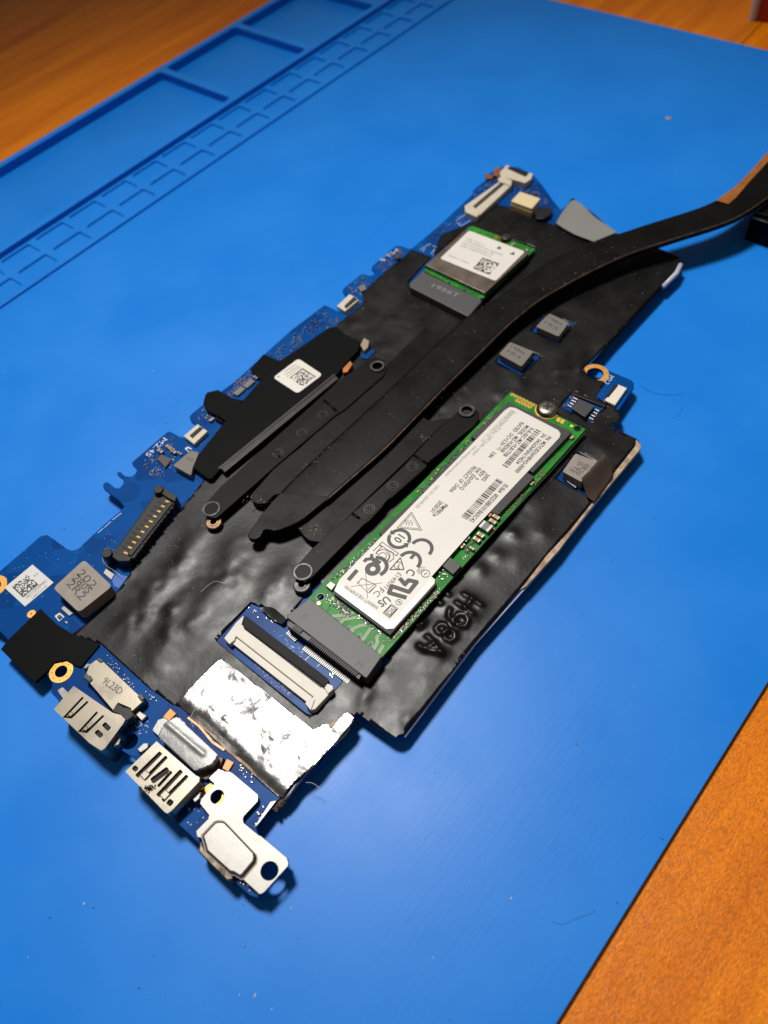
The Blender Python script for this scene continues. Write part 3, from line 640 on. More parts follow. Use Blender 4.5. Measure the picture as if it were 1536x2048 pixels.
silk_lines([[(912, 441), (930, 429)], [(914, 445), (922, 452), (945, 438)], [(840, 500), (858, 488)], [(858, 488), (880, 498), (866, 512)], [(846, 503), (850, 497)], [(862, 508), (870, 498)], [(866, 510), (873, 500)], [(225, 1040), (243, 1026)], [(209, 1055), (222, 1043)], [(196, 1066), (207, 1056)], [(4, 1160), (13, 1163), (9, 1154), (4, 1162)]])
m = flat(); m.add([(*XY(q, ZB+.02), ZB+.03) for q in ((3, 1163), (14, 1158), (8, 1153))], [(0, 1, 2)]); m.build('silkscreen_mark', SILK, board)
# small chips and capacitors near M2.45
o = quadpart('chip', [(313, 917), (323, 908), (344, 918), (330, 935)], ZB, ZB+.7, CHIP)
pins(o, (330, 935), (346, 919), 5, .3, .6, ZB, ZB+.25)
for q in ((320, 901), (337, 893), (342, 897), (347, 902)): chip_cap(q, 1.7, .95, .9, ZB, board, CAPD, 'x')
chip_cap((359, 906), 1.3, .7, .6, ZB, board, CHIP, 'x'); chip_cap((423, 838), 1.3, .8, .8, ZB, board, CAPB, 'y'); chip_cap((511, 754), 1.4, .8, .8, ZB, board, CAPD, 'x')
quadpart('pad_outline', [(369, 897), (376, 893), (384, 897), (377, 904)], ZB, ZB+.05, SILK, bevel=0); quadpart('resistor', [(373, 898), (377, 895.5), (381, 898), (377, 901)], ZB, ZB+.3, CHIP)
specks([(299, 940), (316, 936), (334, 950), (320, 958), (300, 950)], 22, ZB, board, seed=11, smin=.15, smax=.3)
specks([(300, 918), (308, 912), (312, 925), (304, 928)], 6, ZB, board, seed=12); specks([(345, 916), (355, 910), (348, 930), (338, 940)], 9, ZB, board, seed=13, smin=.15, smax=.25)
specks([(390, 880), (412, 884), (410, 892), (398, 892)], 6, ZB, board, seed=14)
for c in ((478, 783), (497, 768)):
    quadpart('chip', [(c[0]-13, c[1]+3), (c[0]+4, c[1]-11), (c[0]+13, c[1]-6), (c[0]-3, c[1]+8)], ZB, ZB+.7, CAPG)
specks([(452, 790), (482, 766), (500, 752), (505, 757), (470, 786), (460, 795)], 15, ZB, board, seed=15, smin=.2, smax=.35)
specks([(578, 683), (598, 667), (608, 690), (585, 697)], 24, ZB, board, seed=17, smin=.18, smax=.34); specks([(545, 700), (566, 690), (562, 716), (552, 712)], 6, ZB, board, seed=18, smin=.2, smax=.35)
specks([(716, 566), (727, 562), (740, 572), (725, 580)], 14, ZB, board, seed=19, smin=.15, smax=.3); quadpart('chip', [(715, 574), (729, 567), (733, 578), (722, 583)], ZB, ZB+.8, CAPG)
specks([(772, 512), (795, 505), (790, 530), (778, 526)], 12, ZB, board, seed=20, smin=.15, smax=.3); quadpart('chip', [(787, 510), (797, 504), (801, 514), (792, 518)], ZB, ZB+.9, CHIP)
specks([(660, 642), (676, 636), (678, 650), (664, 654)], 7, ZB, board, seed=23, smin=.3, smax=.5); specks([(650, 657), (660, 652), (664, 664), (655, 666)], 5, ZB, board, 'solder_joints', CAPB, seed=24, smin=.3, smax=.5)
specks([(20, 1100), (200, 1070), (240, 1030), (260, 1040), (210, 1120), (60, 1210), (5, 1200)], 40, ZB, board, 'via_dots', SILK, seed=25, smin=.08, smax=.14)
for k_, (P_, n_) in enumerate((([(270, 935), (330, 868), (345, 872), (360, 885), (310, 960)], 26), ([(388, 840), (410, 815), (450, 830), (440, 842)], 14), ([(450, 792), (500, 738), (520, 752), (470, 795)], 26), ([(540, 712), (645, 618), (668, 640), (610, 690), (560, 722)], 36), ([(690, 582), (724, 552), (745, 560), (722, 590)], 16), ([(750, 535), (795, 496), (818, 502), (770, 545)], 22), ([(830, 500), (945, 395), (935, 440), (870, 500)], 34), ([(950, 385), (990, 355), (1000, 358), (945, 410)], 14), ([(1030, 375), (1080, 380), (1100, 408), (1086, 412)], 18), ([(205, 1100), (240, 1070), (232, 1095), (215, 1140)], 10))):
    specks(P_, n_, ZB, board, 'tiny_parts', (CHIP, CAPG, CAPD)[k_ % 3], seed=300+k_, blobs=False, smin=.18, smax=.34); specks(P_, n_, ZB, board, 'solder_joints', M('dull_joint', (.40, .42, .44), .4, metal=.5), seed=330+k_, smin=.12, smax=.24); specks(P_, n_, ZB, board, 'via_dots', SILK, seed=360+k_, smin=.06, smax=.1)
# ------------------------------------------------------------------ battery connector
bc = quadpart('battery_connector', [(318, 976), (342, 989), (352, 1004), (268, 1117), (237, 1121), (222, 1105), (240, 1086)], ZB, ZB+2.6, BLACKP, label='black battery connector with gold contacts', bevel=.3)
quadpart('rail', [(337, 1003), (345, 1006), (262, 1112), (254, 1108)], ZB+2, ZB+3.0, BLACKP, bc)
quadpart('end_block', [(322, 972), (334, 978), (353, 992), (350, 1003), (336, 996), (320, 985)], ZB, ZB+3.4, BLACKP, bc); quadpart('end_block', [(223, 1101), (236, 1106), (262, 1114), (258, 1122), (236, 1122), (222, 1112)], ZB, ZB+3.2, BLACKP, bc)
MB().cyl(*XY((316, 978), ZB+4), 1.25, ZB, ZB+4.0, 18).build('peg', BLACKP, bc, bevel=.2); MB().cyl(*XY((213, 1106), ZB+4), 1.25, ZB, ZB+4.0, 18).build('peg', BLACKP, bc, bevel=.2)
pins(bc, (252, 1106), (335, 1003), 11, .45, 1.3, ZB+2.3, ZB+2.72, M('dull_gold', (.40, .22, .06), .5, metal=.6), 'contact')
pins(bc, (258, 1099), (331, 1010), 11, .5, 4.6, ZB+2.3, ZB+2.66, HOLE, 'groove')
pins(bc, (268, 1118), (353, 1013), 11, .9, 1.3, ZB, ZB+.7, SOLD, 'solder_leg'); pins(bc, (262, 1113), (346, 1010), 11, .7, 1.4, ZB+.6, ZB+1.5, BLACKP, 'tooth')
# ------------------------------------------------------------------ white sticker at the far left
st = quadpart('sticker', [(65, 1129), (107, 1165), (50, 1213), (9, 1175)], ZB, ZB+.12, PAPER2, bevel=0, label='grey white code sticker on bare blue board')
m = datacode(flat(), (46, 1195), (77, 1169), (24, 1174), ZB+.12, 14, 9)
text_fit(m, '7A111553594A1', (52, 1196), (92, 1161), .9, ZB+.12); text_fit(m, 'LA41111141', (64, 1196), (93, 1171), .7, ZB+.12); text_fit(m, '4.3', (68, 1153), (75, 1147), .7, ZB+.12)
m.build('print', INK, st)
# ------------------------------------------------------------------ ports along the lower left edge
Z2 = (80, 1280); Z3 = (230, 1450)
def q2(p): return zm(p, Z2, 3.84)
def q3(p): return zm(p, Z3, 3.84)
def slotpoly(a, b, w, z):                 # long thin hole between two photo points, w mm wide
    A = np.array(XY(a, z)); B = np.array(XY(b, z)); d = (B-A)/np.linalg.norm(B-A); n = np.array([-d[1], d[0]])*w*.68
    return rnd([tuple(A+n), tuple(A-n), tuple(B-n), tuple(B+n)], w*.4, 3)
def port(top_px, ztop, zbot, slots, name, label, mat=STEEL):
    P = PX(top_px, ztop)
    o = MB().prism(P, ztop-.35, ztop, holes=slots).build(name, mat, board, bevel=.12, label=label)
    c = np.mean(P, 0); inner = [tuple(c+(np.array(p)-c)*.965) for p in P]
    MB().prism(inner, zbot+.3, ztop-.5).build('cavity', HOLE, o)
    w = MB(); Pc = ccw(P); n = len(Pc)
    outer = [tuple(c+(np.array(p)-c)*1.0) for p in Pc]; inn = [tuple(c+(np.array(p)-c)*.955) for p in Pc]
    w.prism(outer, zbot, ztop-.3, holes=[inn]).build('shell_wall', mat, o, bevel=.1)
    return o
zp = 1.0
P1 = q2([(105, 532), (258, 352), (560, 560), (620, 575), (655, 610), (640, 640), (500, 830), (470, 850), (380, 792)])
def upoly(a0, b0, a1, b1, w, z):          # U-shaped spring slit: two arms joined at the lower ends
    A0, B0, A1, B1 = [np.array(XY(q, z)) for q in (a0, b0, a1, b1)]; d = (B0-A0)/np.linalg.norm(B0-A0); n = np.array([-d[1], d[0]])
    if np.dot(A1-A0, n) < 0: n = -n
    e = d*w*1.2
    return [tuple(p) for p in (A0-n*w/2, B0-n*w/2+e, B1+n*w/2+e, A1+n*w/2, A1-n*w/2, B1-n*w/2, B0+n*w/2, A0+n*w/2)]
s1 = [upoly((166, 1394.6), (131, 1432), (175.5, 1403), (146, 1431), .5, zp), upoly((194.6, 1424), (161.5, 1460), (207, 1431), (177, 1460), .5, zp), slotpoly((207, 1447), (219, 1459), .7, zp), slotpoly((192, 1462), (204, 1473), .7, zp)]
p1 = port(P1, zp, ZM+.15, s1, 'port', 'steel port with two spring slots at the left edge')
MB().tube([(*XY((193, 1497), zp), zp-1.3), (*XY((238, 1441), zp), zp-1.3)], 1.25, 14).build('rolled_side', STEEL, p1, smooth=True)

for a, b in (((139, 1426), (144, 1431)), ((169, 1455), (174, 1460))):
    MB().box(*XY(((a[0]+b[0])/2, (a[1]+b[1])/2), zp), 1.0, 1.0, zp-.4, zp+.15).build('spring_bump', STEEL, p1, bevel=.2)
z9 = -.2
pl = MB().prism(PX(q2([(428, 150), (462, 138), (750, 412), (800, 440), (795, 470), (705, 552), (690, 520), (600, 482), (560, 545), (362, 312), (400, 305), (385, 280), (345, 285), (375, 190)]), z9), ZB, z9).build('port_housing', STEEL, board, bevel=.15, label='steel housing stamped with a date code')
m = flat(); text_fit(m, '9L23D', zm([(492, 305)], Z2, 3.84)[0], zm([(628, 400)], Z2, 3.84)[0], 1.5, z9); m.build('print', INK, pl)
for pts, z1 in (([(330, 285), (350, 250), (405, 300), (378, 325)], z9+.35), ([(600, 485), (640, 512), (690, 520), (715, 560), (712, 590), (668, 622), (620, 575), (550, 548)], z9+1.2), ([(430, 150), (455, 130), (490, 160), (465, 175)], z9+.25), ([(745, 430), (775, 405), (805, 445), (775, 470)], z9+.3)):
    MB().prism(PX(q2(pts), z1), ZB, z1).build('retainer', GREYP if z1 < z9+1 else BLACKP, pl, bevel=.2)
quadpart('housing_flank', q2([(560, 548), (600, 590), (520, 690), (640, 640), (700, 600), (668, 622), (620, 575)]), ZB, zp-.5, STEEL, p1)
def leg(pts, z1, ring=True):
    o = quadpart('solder_tab', q2(pts), ZB, z1, TIN, bevel=.2); return o
leg([(130, 380), (170, 355), (235, 415), (215, 470), (190, 470), (140, 400)], ZB+1.6); leg([(328, 215), (360, 175), (398, 180), (350, 225)], ZB+.7)
leg([(720, 560), (745, 530), (825, 580), (780, 625)], ZB+.9); leg([(480, 735), (545, 690), (620, 760), (605, 805), (560, 820), (530, 770)], ZB+1.8)
# second port
P2 = q2([(655, 1010), (895, 778), (1195, 1040), (1225, 1055), (1222, 1085), (1010, 1310), (978, 1332), (955, 1318)])
s2 = [slotpoly((322, 1505), (273, 1553), .7, zp), slotpoly((333.5, 1513), (288, 1560), .6, zp), slotpoly((337, 1538), (303, 1563), 1.0, zp), slotpoly((343, 1543), (316, 1573), .5, zp), slotpoly((363.5, 1541), (315, 1592), .7, zp), slotpoly((375, 1551), (325, 1602), .6, zp),
      slotpoly((274, 1533), (267, 1541), .9, zp), slotpoly((344, 1600), (336, 1610), .9, zp)]
p2 = port(P2, zp, ZM+.15, s2, 'port', 'steel port with worn slots in the middle of the left edge')
MB().tube([(*XY((338, 1618), zp), zp-1.2), (*XY((396, 1562), zp), zp-1.2)], 1.2, 14).build('rolled_side', STEEL, p2, smooth=True)
for a in ((290, 1550), (330, 1590)):
    MB().box(*XY(a, zp), 1.6, 1.6, zp-.5, zp+.12).build('spring_bump', STEEL, p2, bevel=.2)
m = MB(); r = random.Random(4)
for i in range(60):
    q = (r.gauss(297, 7), r.gauss(1577, 4)); x, y = XY(q, zp); m.box(x, y, r.uniform(.15, .5), .2, zp+.005, zp+.03, r.random()*3)
m.build('grime', DUSTB, p2, kind='stuff')
leg([(740, 840), (790, 790), (835, 790), (830, 830), (770, 870)], ZB+.9); leg([(1140, 1180), (1175, 1130), (1240, 1170), (1225, 1220), (1190, 1250)], ZB+1.9)
leg([(1190, 1055), (1215, 1040), (1225, 1060), (1205, 1085)], ZB+2.6)
# crumpled foil strip over the second port's back
fs = PX(q2([(905, 745), (925, 705), (955, 650), (990, 625), (1050, 590), (1075, 600), (1360, 872), (1365, 890), (1345, 925), (1320, 960), (1200, 1005), (1180, 1000)]), .6)
ra = np.array(XY(q2([(985, 650)])[0], .6)); rb_ = np.array(XY(q2([(1260, 880)])[0], .6))
def foil_tab_h(x, y):
    d = seg_dist(x, y, tuple(ra), tuple(rb_)); c = (np.mean(fs, 0)); u_ = np.abs(y-c[1]); 
    return .9+.28*np.exp(-(d/.5)**2)-.03*u_**2+.03*vnoise(x, y, 1.5)+.008*vnoise(x, y, .5)
o = sheet(fs, [], foil_tab_h, .3).build('foil_strip', FOIL2, board, smooth=True); o['label'] = 'short creased foil strip over the port'
s_ = o.modifiers.new('thickness', 'SOLIDIFY'); s_.thickness = .25; s_.offset = -1
MB().prism([tuple(np.mean(fs, 0)+(np.array(p)-np.mean(fs, 0))*.93) for p in fs], ZB, .1).build('port_housing', STEEL, board)
quadpart('foil_strip', q2([(860, 690), (905, 610), (960, 595), (985, 620), (945, 700), (905, 735)]), ZB, ZB+1.2, FOIL2)
quadpart('polyimide_tape', q2([(945, 590), (1000, 525), (1045, 565), (990, 620)]), ZB+.1, ZB+1.4, KAPTON, bevel=.05)
quadpart('polyimide_tape', q2([(1400, 985), (1435, 912), (1488, 940), (1445, 1010)]), ZB+.05, ZB+.5, KAPTON, bevel=.05)
quadpart('brown_film', q2([(1205, 1010), (1330, 960), (1370, 895), (1410, 900), (1390, 960), (1280, 1075), (1230, 1060)]), ZB, ZB+1.0, BROWNT)
o = quadpart('foil_strip', q2([(1290, 1065), (1370, 985), (1428, 1012), (1345, 1110)]), ZB+.3, ZB+1.25, FOIL)
# ------------------------------------------------------------------ USB-C bracket
zbk = ZB+1.3
bp_ = [(880, 358), (910, 375), (1090, 528), (1100, 545), (1097, 585), (990, 700), (982, 722), (988, 752), (1105, 848), (1120, 852), (1320, 1020), (1332, 1060), (1330, 1082), (1145, 1285), (1118, 1300), (1098, 1290), (960, 1165), (925, 1150), (885, 1128), (690, 955), (665, 868), (630, 858), (622, 815), (715, 722), (722, 692), (652, 604), (660, 570), (842, 355)]
BK = PX(q3(bp_), zbk)
bh = [circ(XY(q3([(786, 552)])[0], zbk), 1.35), circ(XY(q3([(1186, 1120)])[0], zbk), 1.62)]
bk = MB().prism(BK, zbk-.3, zbk, holes=bh).build('port_bracket', TIN, board, bevel=.06, label='bright tin port bracket with two round holes')
hump = [(672, 850), (765, 752), (785, 745), (820, 745), (842, 755), (1060, 985), (1066, 1010), (1060, 1045), (972, 1150), (955, 1158), (905, 1128), (880, 1125), (705, 965)]
HP_ = PX(q3(hump), zbk+.9); hc = np.mean(HP_, 0)
hm = MB(); o1 = [tuple(hc+(np.array(p)-hc)*1.07) for p in ccw(HP_)]; o2 = ccw(HP_); n = len(o1)
hm.add([(*p, zbk-.05) for p in o1]+[(*p, zbk+.75) for p in o2], [(i, (i+1) % n, n+(i+1) % n, n+i) for i in range(n)]+[tuple(range(n, 2*n))])
hm.build('raised_cover', TIN, bk, bevel=.25, seg=3)
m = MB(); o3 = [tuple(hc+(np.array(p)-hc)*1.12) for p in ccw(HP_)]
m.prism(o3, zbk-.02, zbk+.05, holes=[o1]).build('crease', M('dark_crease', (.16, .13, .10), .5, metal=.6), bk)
quadpart('usb_c_socket', q3([(655, 890), (690, 960), (880, 1130), (900, 1150), (905, 1185), (860, 1195), (640, 975)]), ZM+.6, ZB+1.2, M('soiled_steel', (.20, .16, .12), .45, metal=.9, col2=(.05, .04, .03), nscale=6), bevel=.3)
quadpart('socket_lip', q3([(635, 950), (660, 945), (690, 975), (670, 985)]), ZB-.6, ZB+.8, STEEL, bevel=.1); quadpart('socket_lip', q3([(855, 1160), (900, 1150), (905, 1180), (875, 1205)]), ZB-1.0, ZB+.8, STEEL, bevel=.1)
specks(q3([(935, 1180), (975, 1160), (1100, 1290), (1080, 1320), (1040, 1300)]), 9, ZB, board, seed=31, smin=.2, smax=.45); specks(q3([(560, 640), (640, 620), (700, 700), (560, 800)]), 8, ZB, board, 'via_dots', SILK, seed=32, smin=.12, smax=.25)
specks(q3([(1000, 740), (1150, 600), (1200, 620), (1070, 790)]), 9, ZB, board, seed=33, smin=.15, smax=.35); specks(q3([(920, 330), (960, 290), (1080, 420), (1060, 480)]), 12, ZB, board, seed=34, smin=.15, smax=.3)
specks(q2([(660, 650), (760, 600), (860, 640), (800, 760), (740, 720)]), 26, ZB, board, 'via_dots', SILK, seed=35, smin=.1, smax=.2); specks(q2([(480, 80), (560, 130), (760, 380), (700, 370), (530, 190)]), 26, ZB, board, seed=36, smin=.15, smax=.3)
specks(q2([(780, 380), (860, 420), (900, 470), (850, 460)]), 8, ZB, board, seed=37, smin=.15, smax=.3)
quadpart('ground_strip', q3([(1195, 590), (1240, 580), (1092, 770), (1068, 785)]), ZB, ZB+.12, TIN, bevel=.03)
# ------------------------------------------------------------------ aluminium foil over the port shield
foil_px = [(353, 1405), (372, 1385), (432, 1321), (440, 1318), (449, 1320), (540, 1391), (627, 1459), (634, 1456), (646, 1447), (655, 1447), (659, 1453), (660, 1458), (690, 1426), (697, 1424), (709, 1436), (700, 1452), (649, 1507), (630, 1530), (586, 1564), (563, 1592), (553, 1590), (500, 1545), (458, 1503), (400, 1450)]
zfo = ZF+.9
FO = PX(foil_px, zfo); e1 = XY((351, 1408), zfo); e2 = XY((556, 1592), zfo)
dd = np.array(e2)-np.array(e1); dd = dd/np.linalg.norm(dd); dn = np.array([-dd[1], dd[0]])
if np.dot(np.array(XY((447, 1319), zfo))-np.array(e1), dn) < 0: dn = -dn
fpt = [(*XY(q, zfo), r, h) for q, r, h in (((468, 1395), 1.6, .35), ((500, 1410), 1.5, -.35), ((515, 1425), 1.6, .3), ((480, 1415), 1.2, -.3), ((560, 1455), 2, .2), ((540, 1500), 2, .25), ((450, 1440), 1.6, .25), ((525, 1395), 1.3, -.3), ((590, 1500), 2.5, .2), ((430, 1420), 1.4, .25))]
def foil_h(x, y):
    t = (x-e1[0])*dn[0]+(y-e1[1])*dn[1]; z = np.full(x.shape, zfo)
    z -= .9*np.exp(-(np.maximum(t, 0)/1.3)**2)
    amp = .5+.5*np.tanh((vnoise(x, y, 6)+.1)*1.5)
    z += amp*(.036*vnoise(x, y, 1.3)+.012*vnoise(x, y, .6))+.12*vnoise(x, y, 5)
    for a, b, r, h in fpt: z += h*.6*np.exp(-((x-a)**2+(y-b)**2)/r**2)*(1+.35*vnoise(x, y, .8))
    return z
o = sheet(FO, [], foil_h, .33).build('aluminium_foil', FOIL, board, smooth=True); o['label'] = 'crumpled bright aluminium foil sheet'
s_ = o.modifiers.new('thickness', 'SOLIDIFY'); s_.thickness = .02; s_.offset = -1
can = [(360, 1412), (440, 1330), (620, 1466), (690, 1432), (702, 1440), (645, 1506), (583, 1562), (556, 1588), (458, 1506)]
MB().prism(PX(can, ZB+.3), ZB-1.4, ZB+.3).build('shield_can', TANE, board, bevel=.1)
for k, (a, b) in enumerate((((708, 1440), (565, 1602)), ((700, 1456), (560, 1606)))):
    Q = [W((a[0]+(b[0]-a[0])*t+random.uniform(-2, 2), a[1]+(b[1]-a[1])*t), ZB-.1-.5*k+random.uniform(-.12, .12)) for t in np.linspace(0, 1, 12)]
    MB().tube(Q, .33, 6).build('frayed_edge', TANE if k else FOIL2, board, smooth=True)
m = MB()
for i in range(26):
    t = random.random(); x, y = XY((575-25*t+random.uniform(-3, 5), 1590+28*t+random.uniform(-3, 3)), ZB-.5); m.box(x, y, random.uniform(.3, 1.1), random.uniform(.2, .6), ZB-.9-random.random(), ZB-.3-random.random()*.4, random.random()*3)
m.build('debris', DUSTB, board, kind='stuff')
Q = [W(p, ZB-.2) for p in zm([(1140, 600), (1230, 670), (1330, 790), (1420, 850)], Z2, 3.84)]; MB().tube(Q, .5, 6).build('shield_wall', BRASS, board)
# ------------------------------------------------------------------ wide ribbon connector
Z5 = (430, 1150)
def q5(p): return zm(p, Z5, 3.84)
zf = ZB+1.7
wf = MB().prism(PX(q5([(160, 365), (215, 312), (222, 318), (205, 380), (235, 400), (845, 862), (860, 832), (905, 852), (910, 880), (770, 1030), (735, 1040), (690, 985), (705, 965), (755, 935), (160, 470), (150, 500), (110, 532), (68, 485)]), zf), ZB, zf).build('wide_ribbon_connector', IVORY2, board, bevel=.15, label='wide ivory ribbon connector with black latch')
quadpart('front_step', q5([(160, 475), (750, 935), (705, 975), (128, 520)]), ZB, zf-.55, IVORY2, wf, bevel=.05)
quadpart('latch', q5([(218, 345), (235, 312), (868, 795), (875, 815), (840, 862), (215, 395)]), ZB, zf+.75, LATCH, wf, bevel=.1)
pins(wf, q5([(255, 412)])[0], q5([(815, 842)])[0], 40, .34, .9, zf-.2, zf+.3, BLACKP, 'tooth')
quadpart('end_post', q5([(838, 862), (862, 832), (906, 852), (908, 878), (868, 912)]), ZB, zf+.6, IVORY2, wf); quadpart('end_post', q5([(690, 985), (735, 940), (768, 955), (735, 1040)]), ZB, zf+.25, IVORY2, wf)
specks(q5([(290, 690), (330, 680), (600, 890), (575, 930), (420, 820)]), 70, ZB, board, 'via_dots', SILK, seed=41, smin=.08, smax=.16)
specks(q5([(240, 260), (300, 240), (480, 340), (480, 400), (340, 350)]), 14, ZB, board, seed=42, smin=.15, smax=.35); specks(q5([(400, 380), (540, 470), (700, 600), (660, 640), (520, 520)]), 14, ZB, board, 'solder_joints', SILK, seed=43, smin=.12, smax=.22)
specks(q5([(870, 720), (920, 730), (960, 760), (880, 800)]), 14, ZB, board, seed=44, smin=.14, smax=.28); specks(q5([(815, 960), (835, 950), (830, 990), (812, 995)]), 3, ZB, board, seed=45, smin=.4, smax=.6)
silk_lines([[q5([a])[0], q5([b])[0]] for a, b in (((585, 545), (608, 560)), ((665, 595), (690, 580)), ((690, 655), (735, 615)), ((785, 705), (820, 668)))], .18)
# lifted glossy film corner beside the drive socket
def fh2(x, y): return ZF+1.1+.5*vnoise(x, y, 2.5)
o = sheet(PX(q5([(345, 250), (385, 238), (470, 275), (530, 320), (552, 345), (515, 375), (430, 330)]), ZF+1), [], fh2, .5).build('film_corner', M('shiny_black_film', (.03, .03, .03), .2), board, smooth=True)
# ------------------------------------------------------------------ drive socket
zs_ = 1.25
ms = MB().prism(PX([(617, 1197), (623, 1199), (762, 1310), (763, 1314), (735, 1354), (731, 1356), (575, 1236), (573, 1231)], zs_), ZB+.05, zs_).build('drive_socket', GREYP, board, bevel=.15, label='dark grey drive socket')
quadpart('slot_comb', q5([(575, 355), (1125, 765), (1105, 800), (552, 385)]), ZB, zs_-.5, BLACKP, ms, bevel=0)
pins(ms, q5([(592, 412)])[0], q5([(652, 468)])[0], 7, .24, 3.4, ZB+.02, ZB+.45, PINM); pins(ms, q5([(715, 528)])[0], q5([(1055, 780)])[0], 30, .24, 3.6, ZB+.02, ZB+.45, PINM)
pins(ms, q5([(612, 385)])[0], q5([(665, 425)])[0], 7, .22, 1.4, ZB+.5, zs_-.15, BLACKP, 'tooth'); pins(ms, q5([(735, 485)])[0], q5([(1090, 752)])[0], 30, .22, 1.4, ZB+.5, zs_-.15, BLACKP, 'tooth')
m = flat(); text_fit(m, 'M', (715, 1325), (725, 1333), 1.3, zs_); text_fit(m, 'III', (613, 1228), (606, 1235), 1.0, zs_); m.build('print', CHIP, ms)
# ------------------------------------------------------------------ wireless card socket
zw = .3
wsk = MB().prism(PX([(846, 541), (850, 545), (962, 599), (963, 603), (938, 632), (934, 632), (820, 574), (818, 568)], zw), ZB, zw).build('card_socket', GREYP, board, bevel=.2, label='dark grey wireless card socket')
m = flat(); text_fit(m, '1956T', (866, 570), (918, 592), 1.5, zw); m.build('print', INKG, wsk)
pins(wsk, (842, 592), (884, 612), 12, .25, 1.2, ZB, ZB+.4); pins(wsk, (902, 620), (930, 633), 9, .25, 1.2, ZB, ZB+.4)
# ================================================================== HEATSINK
Z6 = (480, 780)
def q6(p): return zm(p, Z6, 3.072)
hs = thing('heatsink', 'matt black heatsink with flat heat pipe running from the board to the right edge', 'heatsink', (*XY((750, 900), 0), 0))
def resample(pts, n):
    P = np.array(pts, float); d = np.r_[0, np.cumsum(np.linalg.norm(np.diff(P[:, :2], axis=0), axis=1))]; t = np.linspace(0, d[-1], n)
    return np.column_stack([np.interp(t, d, P[:, k]) for k in range(P.shape[1])])
zp0 = 1.5
Rr = [(610, 1037, zp0), (649, 1005, zp0), (773, 897, zp0), (880, 786, zp0), (960, 707, 1.6), (1017, 650, 1.8), (1074, 603, 2.1), (1114, 580, 2.3), (1185, 541, 2.8), (1259, 507, 3.2), (1355, 476, 3.7), (1430, 453, 4), (1469, 439, 4.1), (1500, 421, 4.2), (1540, 393, 4.3), (1620, 335, 4.4)]
Lr = [(522, 1027, zp0), (545, 1000, zp0), (568, 972, zp0), (643, 900, zp0), (766, 787, zp0), (875, 682, 1.6), (934, 629, 1.8), (975, 605, 2.1), (1020, 576, 2.3), (1056, 547, 2.6), (1113, 510, 2.9), (1160, 489, 3.2), (1233, 467, 3.5), (1299, 445, 3.7), (1384, 419, 4), (1432, 401, 4.1), (1470, 375, 4.2), (1500, 345, 4.3), (1536, 304, 4.4), (1610, 218, 4.4)]
def smooth3(P):
    for _ in range(3):
        Q = P.copy(); Q[1:-1] = (P[:-2]+2*P[1:-1]+P[2:])/4; P = Q
    return P
NP = 90
R3 = smooth3(np.array([W(p[:2], p[2]) for p in resample(Rr, NP)])); L3 = smooth3(np.array([W(p[:2], p[2]) for p in resample(Lr, NP)]))
pm = MB(); vs = []; fs = []; TK = 1.5
prof = [(0, -TK), (-.0, -TK*.5), (.02, -.25), (.05, -.05), (.10, 0), (.5, .04), (.90, 0), (.95, -.05), (.98, -.25), (1.0, -TK*.5), (1.0, -TK)]
for a, b in zip(L3, R3):
    for t, dz in prof: v = a+(b-a)*t; vs.append((v[0], v[1], v[2]+dz))
k = len(prof)
for i in range(NP-1):
    for j in range(k):
        jj = (j+1) % k; fs.append((i*k+j, i*k+jj, (i+1)*k+jj, (i+1)*k+j))
fs += [tuple(range(k)), tuple((NP-1)*k+j for j in range(k-1, -1, -1))]
pm.add(vs, fs); pp = pm.build('heat_pipe', HPM, hs, smooth=True); 
ee = MB(); Q = [(*(a+(b-a)*.985)[:2], (a+(b-a)*.985)[2]-.14) for a, b in zip(L3, R3)]; ee.tube(Q[4:], .3, 6).build('worn_edge_highlight', HPE, pp, smooth=True)  # rubbed brown edge, with the edge highlight also put into its colour
tip = [(562, 984), (545, 1001), (523, 1027), (514, 1042), (503, 1057), (496, 1067), (496, 1074), (502, 1078), (511, 1078), (519, 1074), (525, 1062), (532, 1058), (548, 1061), (562, 1058), (580, 1051), (597, 1043), (610, 1035), (625, 1023), (662, 993)]
MB().prism(PX(tip, zp0+.055), -.1, zp0+.055).build('pipe_tip', HPM, pp, bevel=.28, seg=4)
Q = [W(p, zp0-.15) for p in ((503, 1078), (511, 1078), (519, 1074), (525, 1062), (532, 1058), (548, 1061), (562, 1058), (580, 1051), (597, 1043), (610, 1035))]; MB().tube(Q, .16, 6).build('worn_edge_highlight', RINGM, pp, smooth=True)  # lighter tube stands in for the highlight along the tip's edge
zpl = 0.0
lp = [(499.5, 992), (507, 1004), (518, 1008), (530, 1007), (548, 990), (610, 975), (690, 905), (800, 790), (900, 690), (850, 655), (675, 826), (600, 895), (553, 931)]
MB().prism(PX(lp, zpl), zpl-1.2, zpl).build('base_plate', HPM, hs, bevel=.15)
rp = q6([(330, 815), (392, 895), (430, 925), (500, 938), (1060, 400), (1190, 265), (1300, 172), (1240, 176), (1185, 190), (1150, 182), (1115, 155), (900, 330), (520, 670)])
MB().prism(PX(rp, zpl), zpl-1.2, zpl).build('base_plate', HPM, hs, bevel=.15)
za = .45
la = [(407, 1012), (440, 975), (540, 885), (676, 764), (738, 718), (752, 714), (768, 720), (774, 735), (766, 752), (690, 818), (671, 830), (553, 930), (444, 1026), (432, 1036), (416, 1034), (406, 1024)]
zl = lambda q: XY(q, za)
arml = MB().prism([zl(q) for q in la], za-1.0, za, holes=[circ(zl((755, 734)), 1.5)]).build('mounting_arm', ARM, hs, bevel=.18)
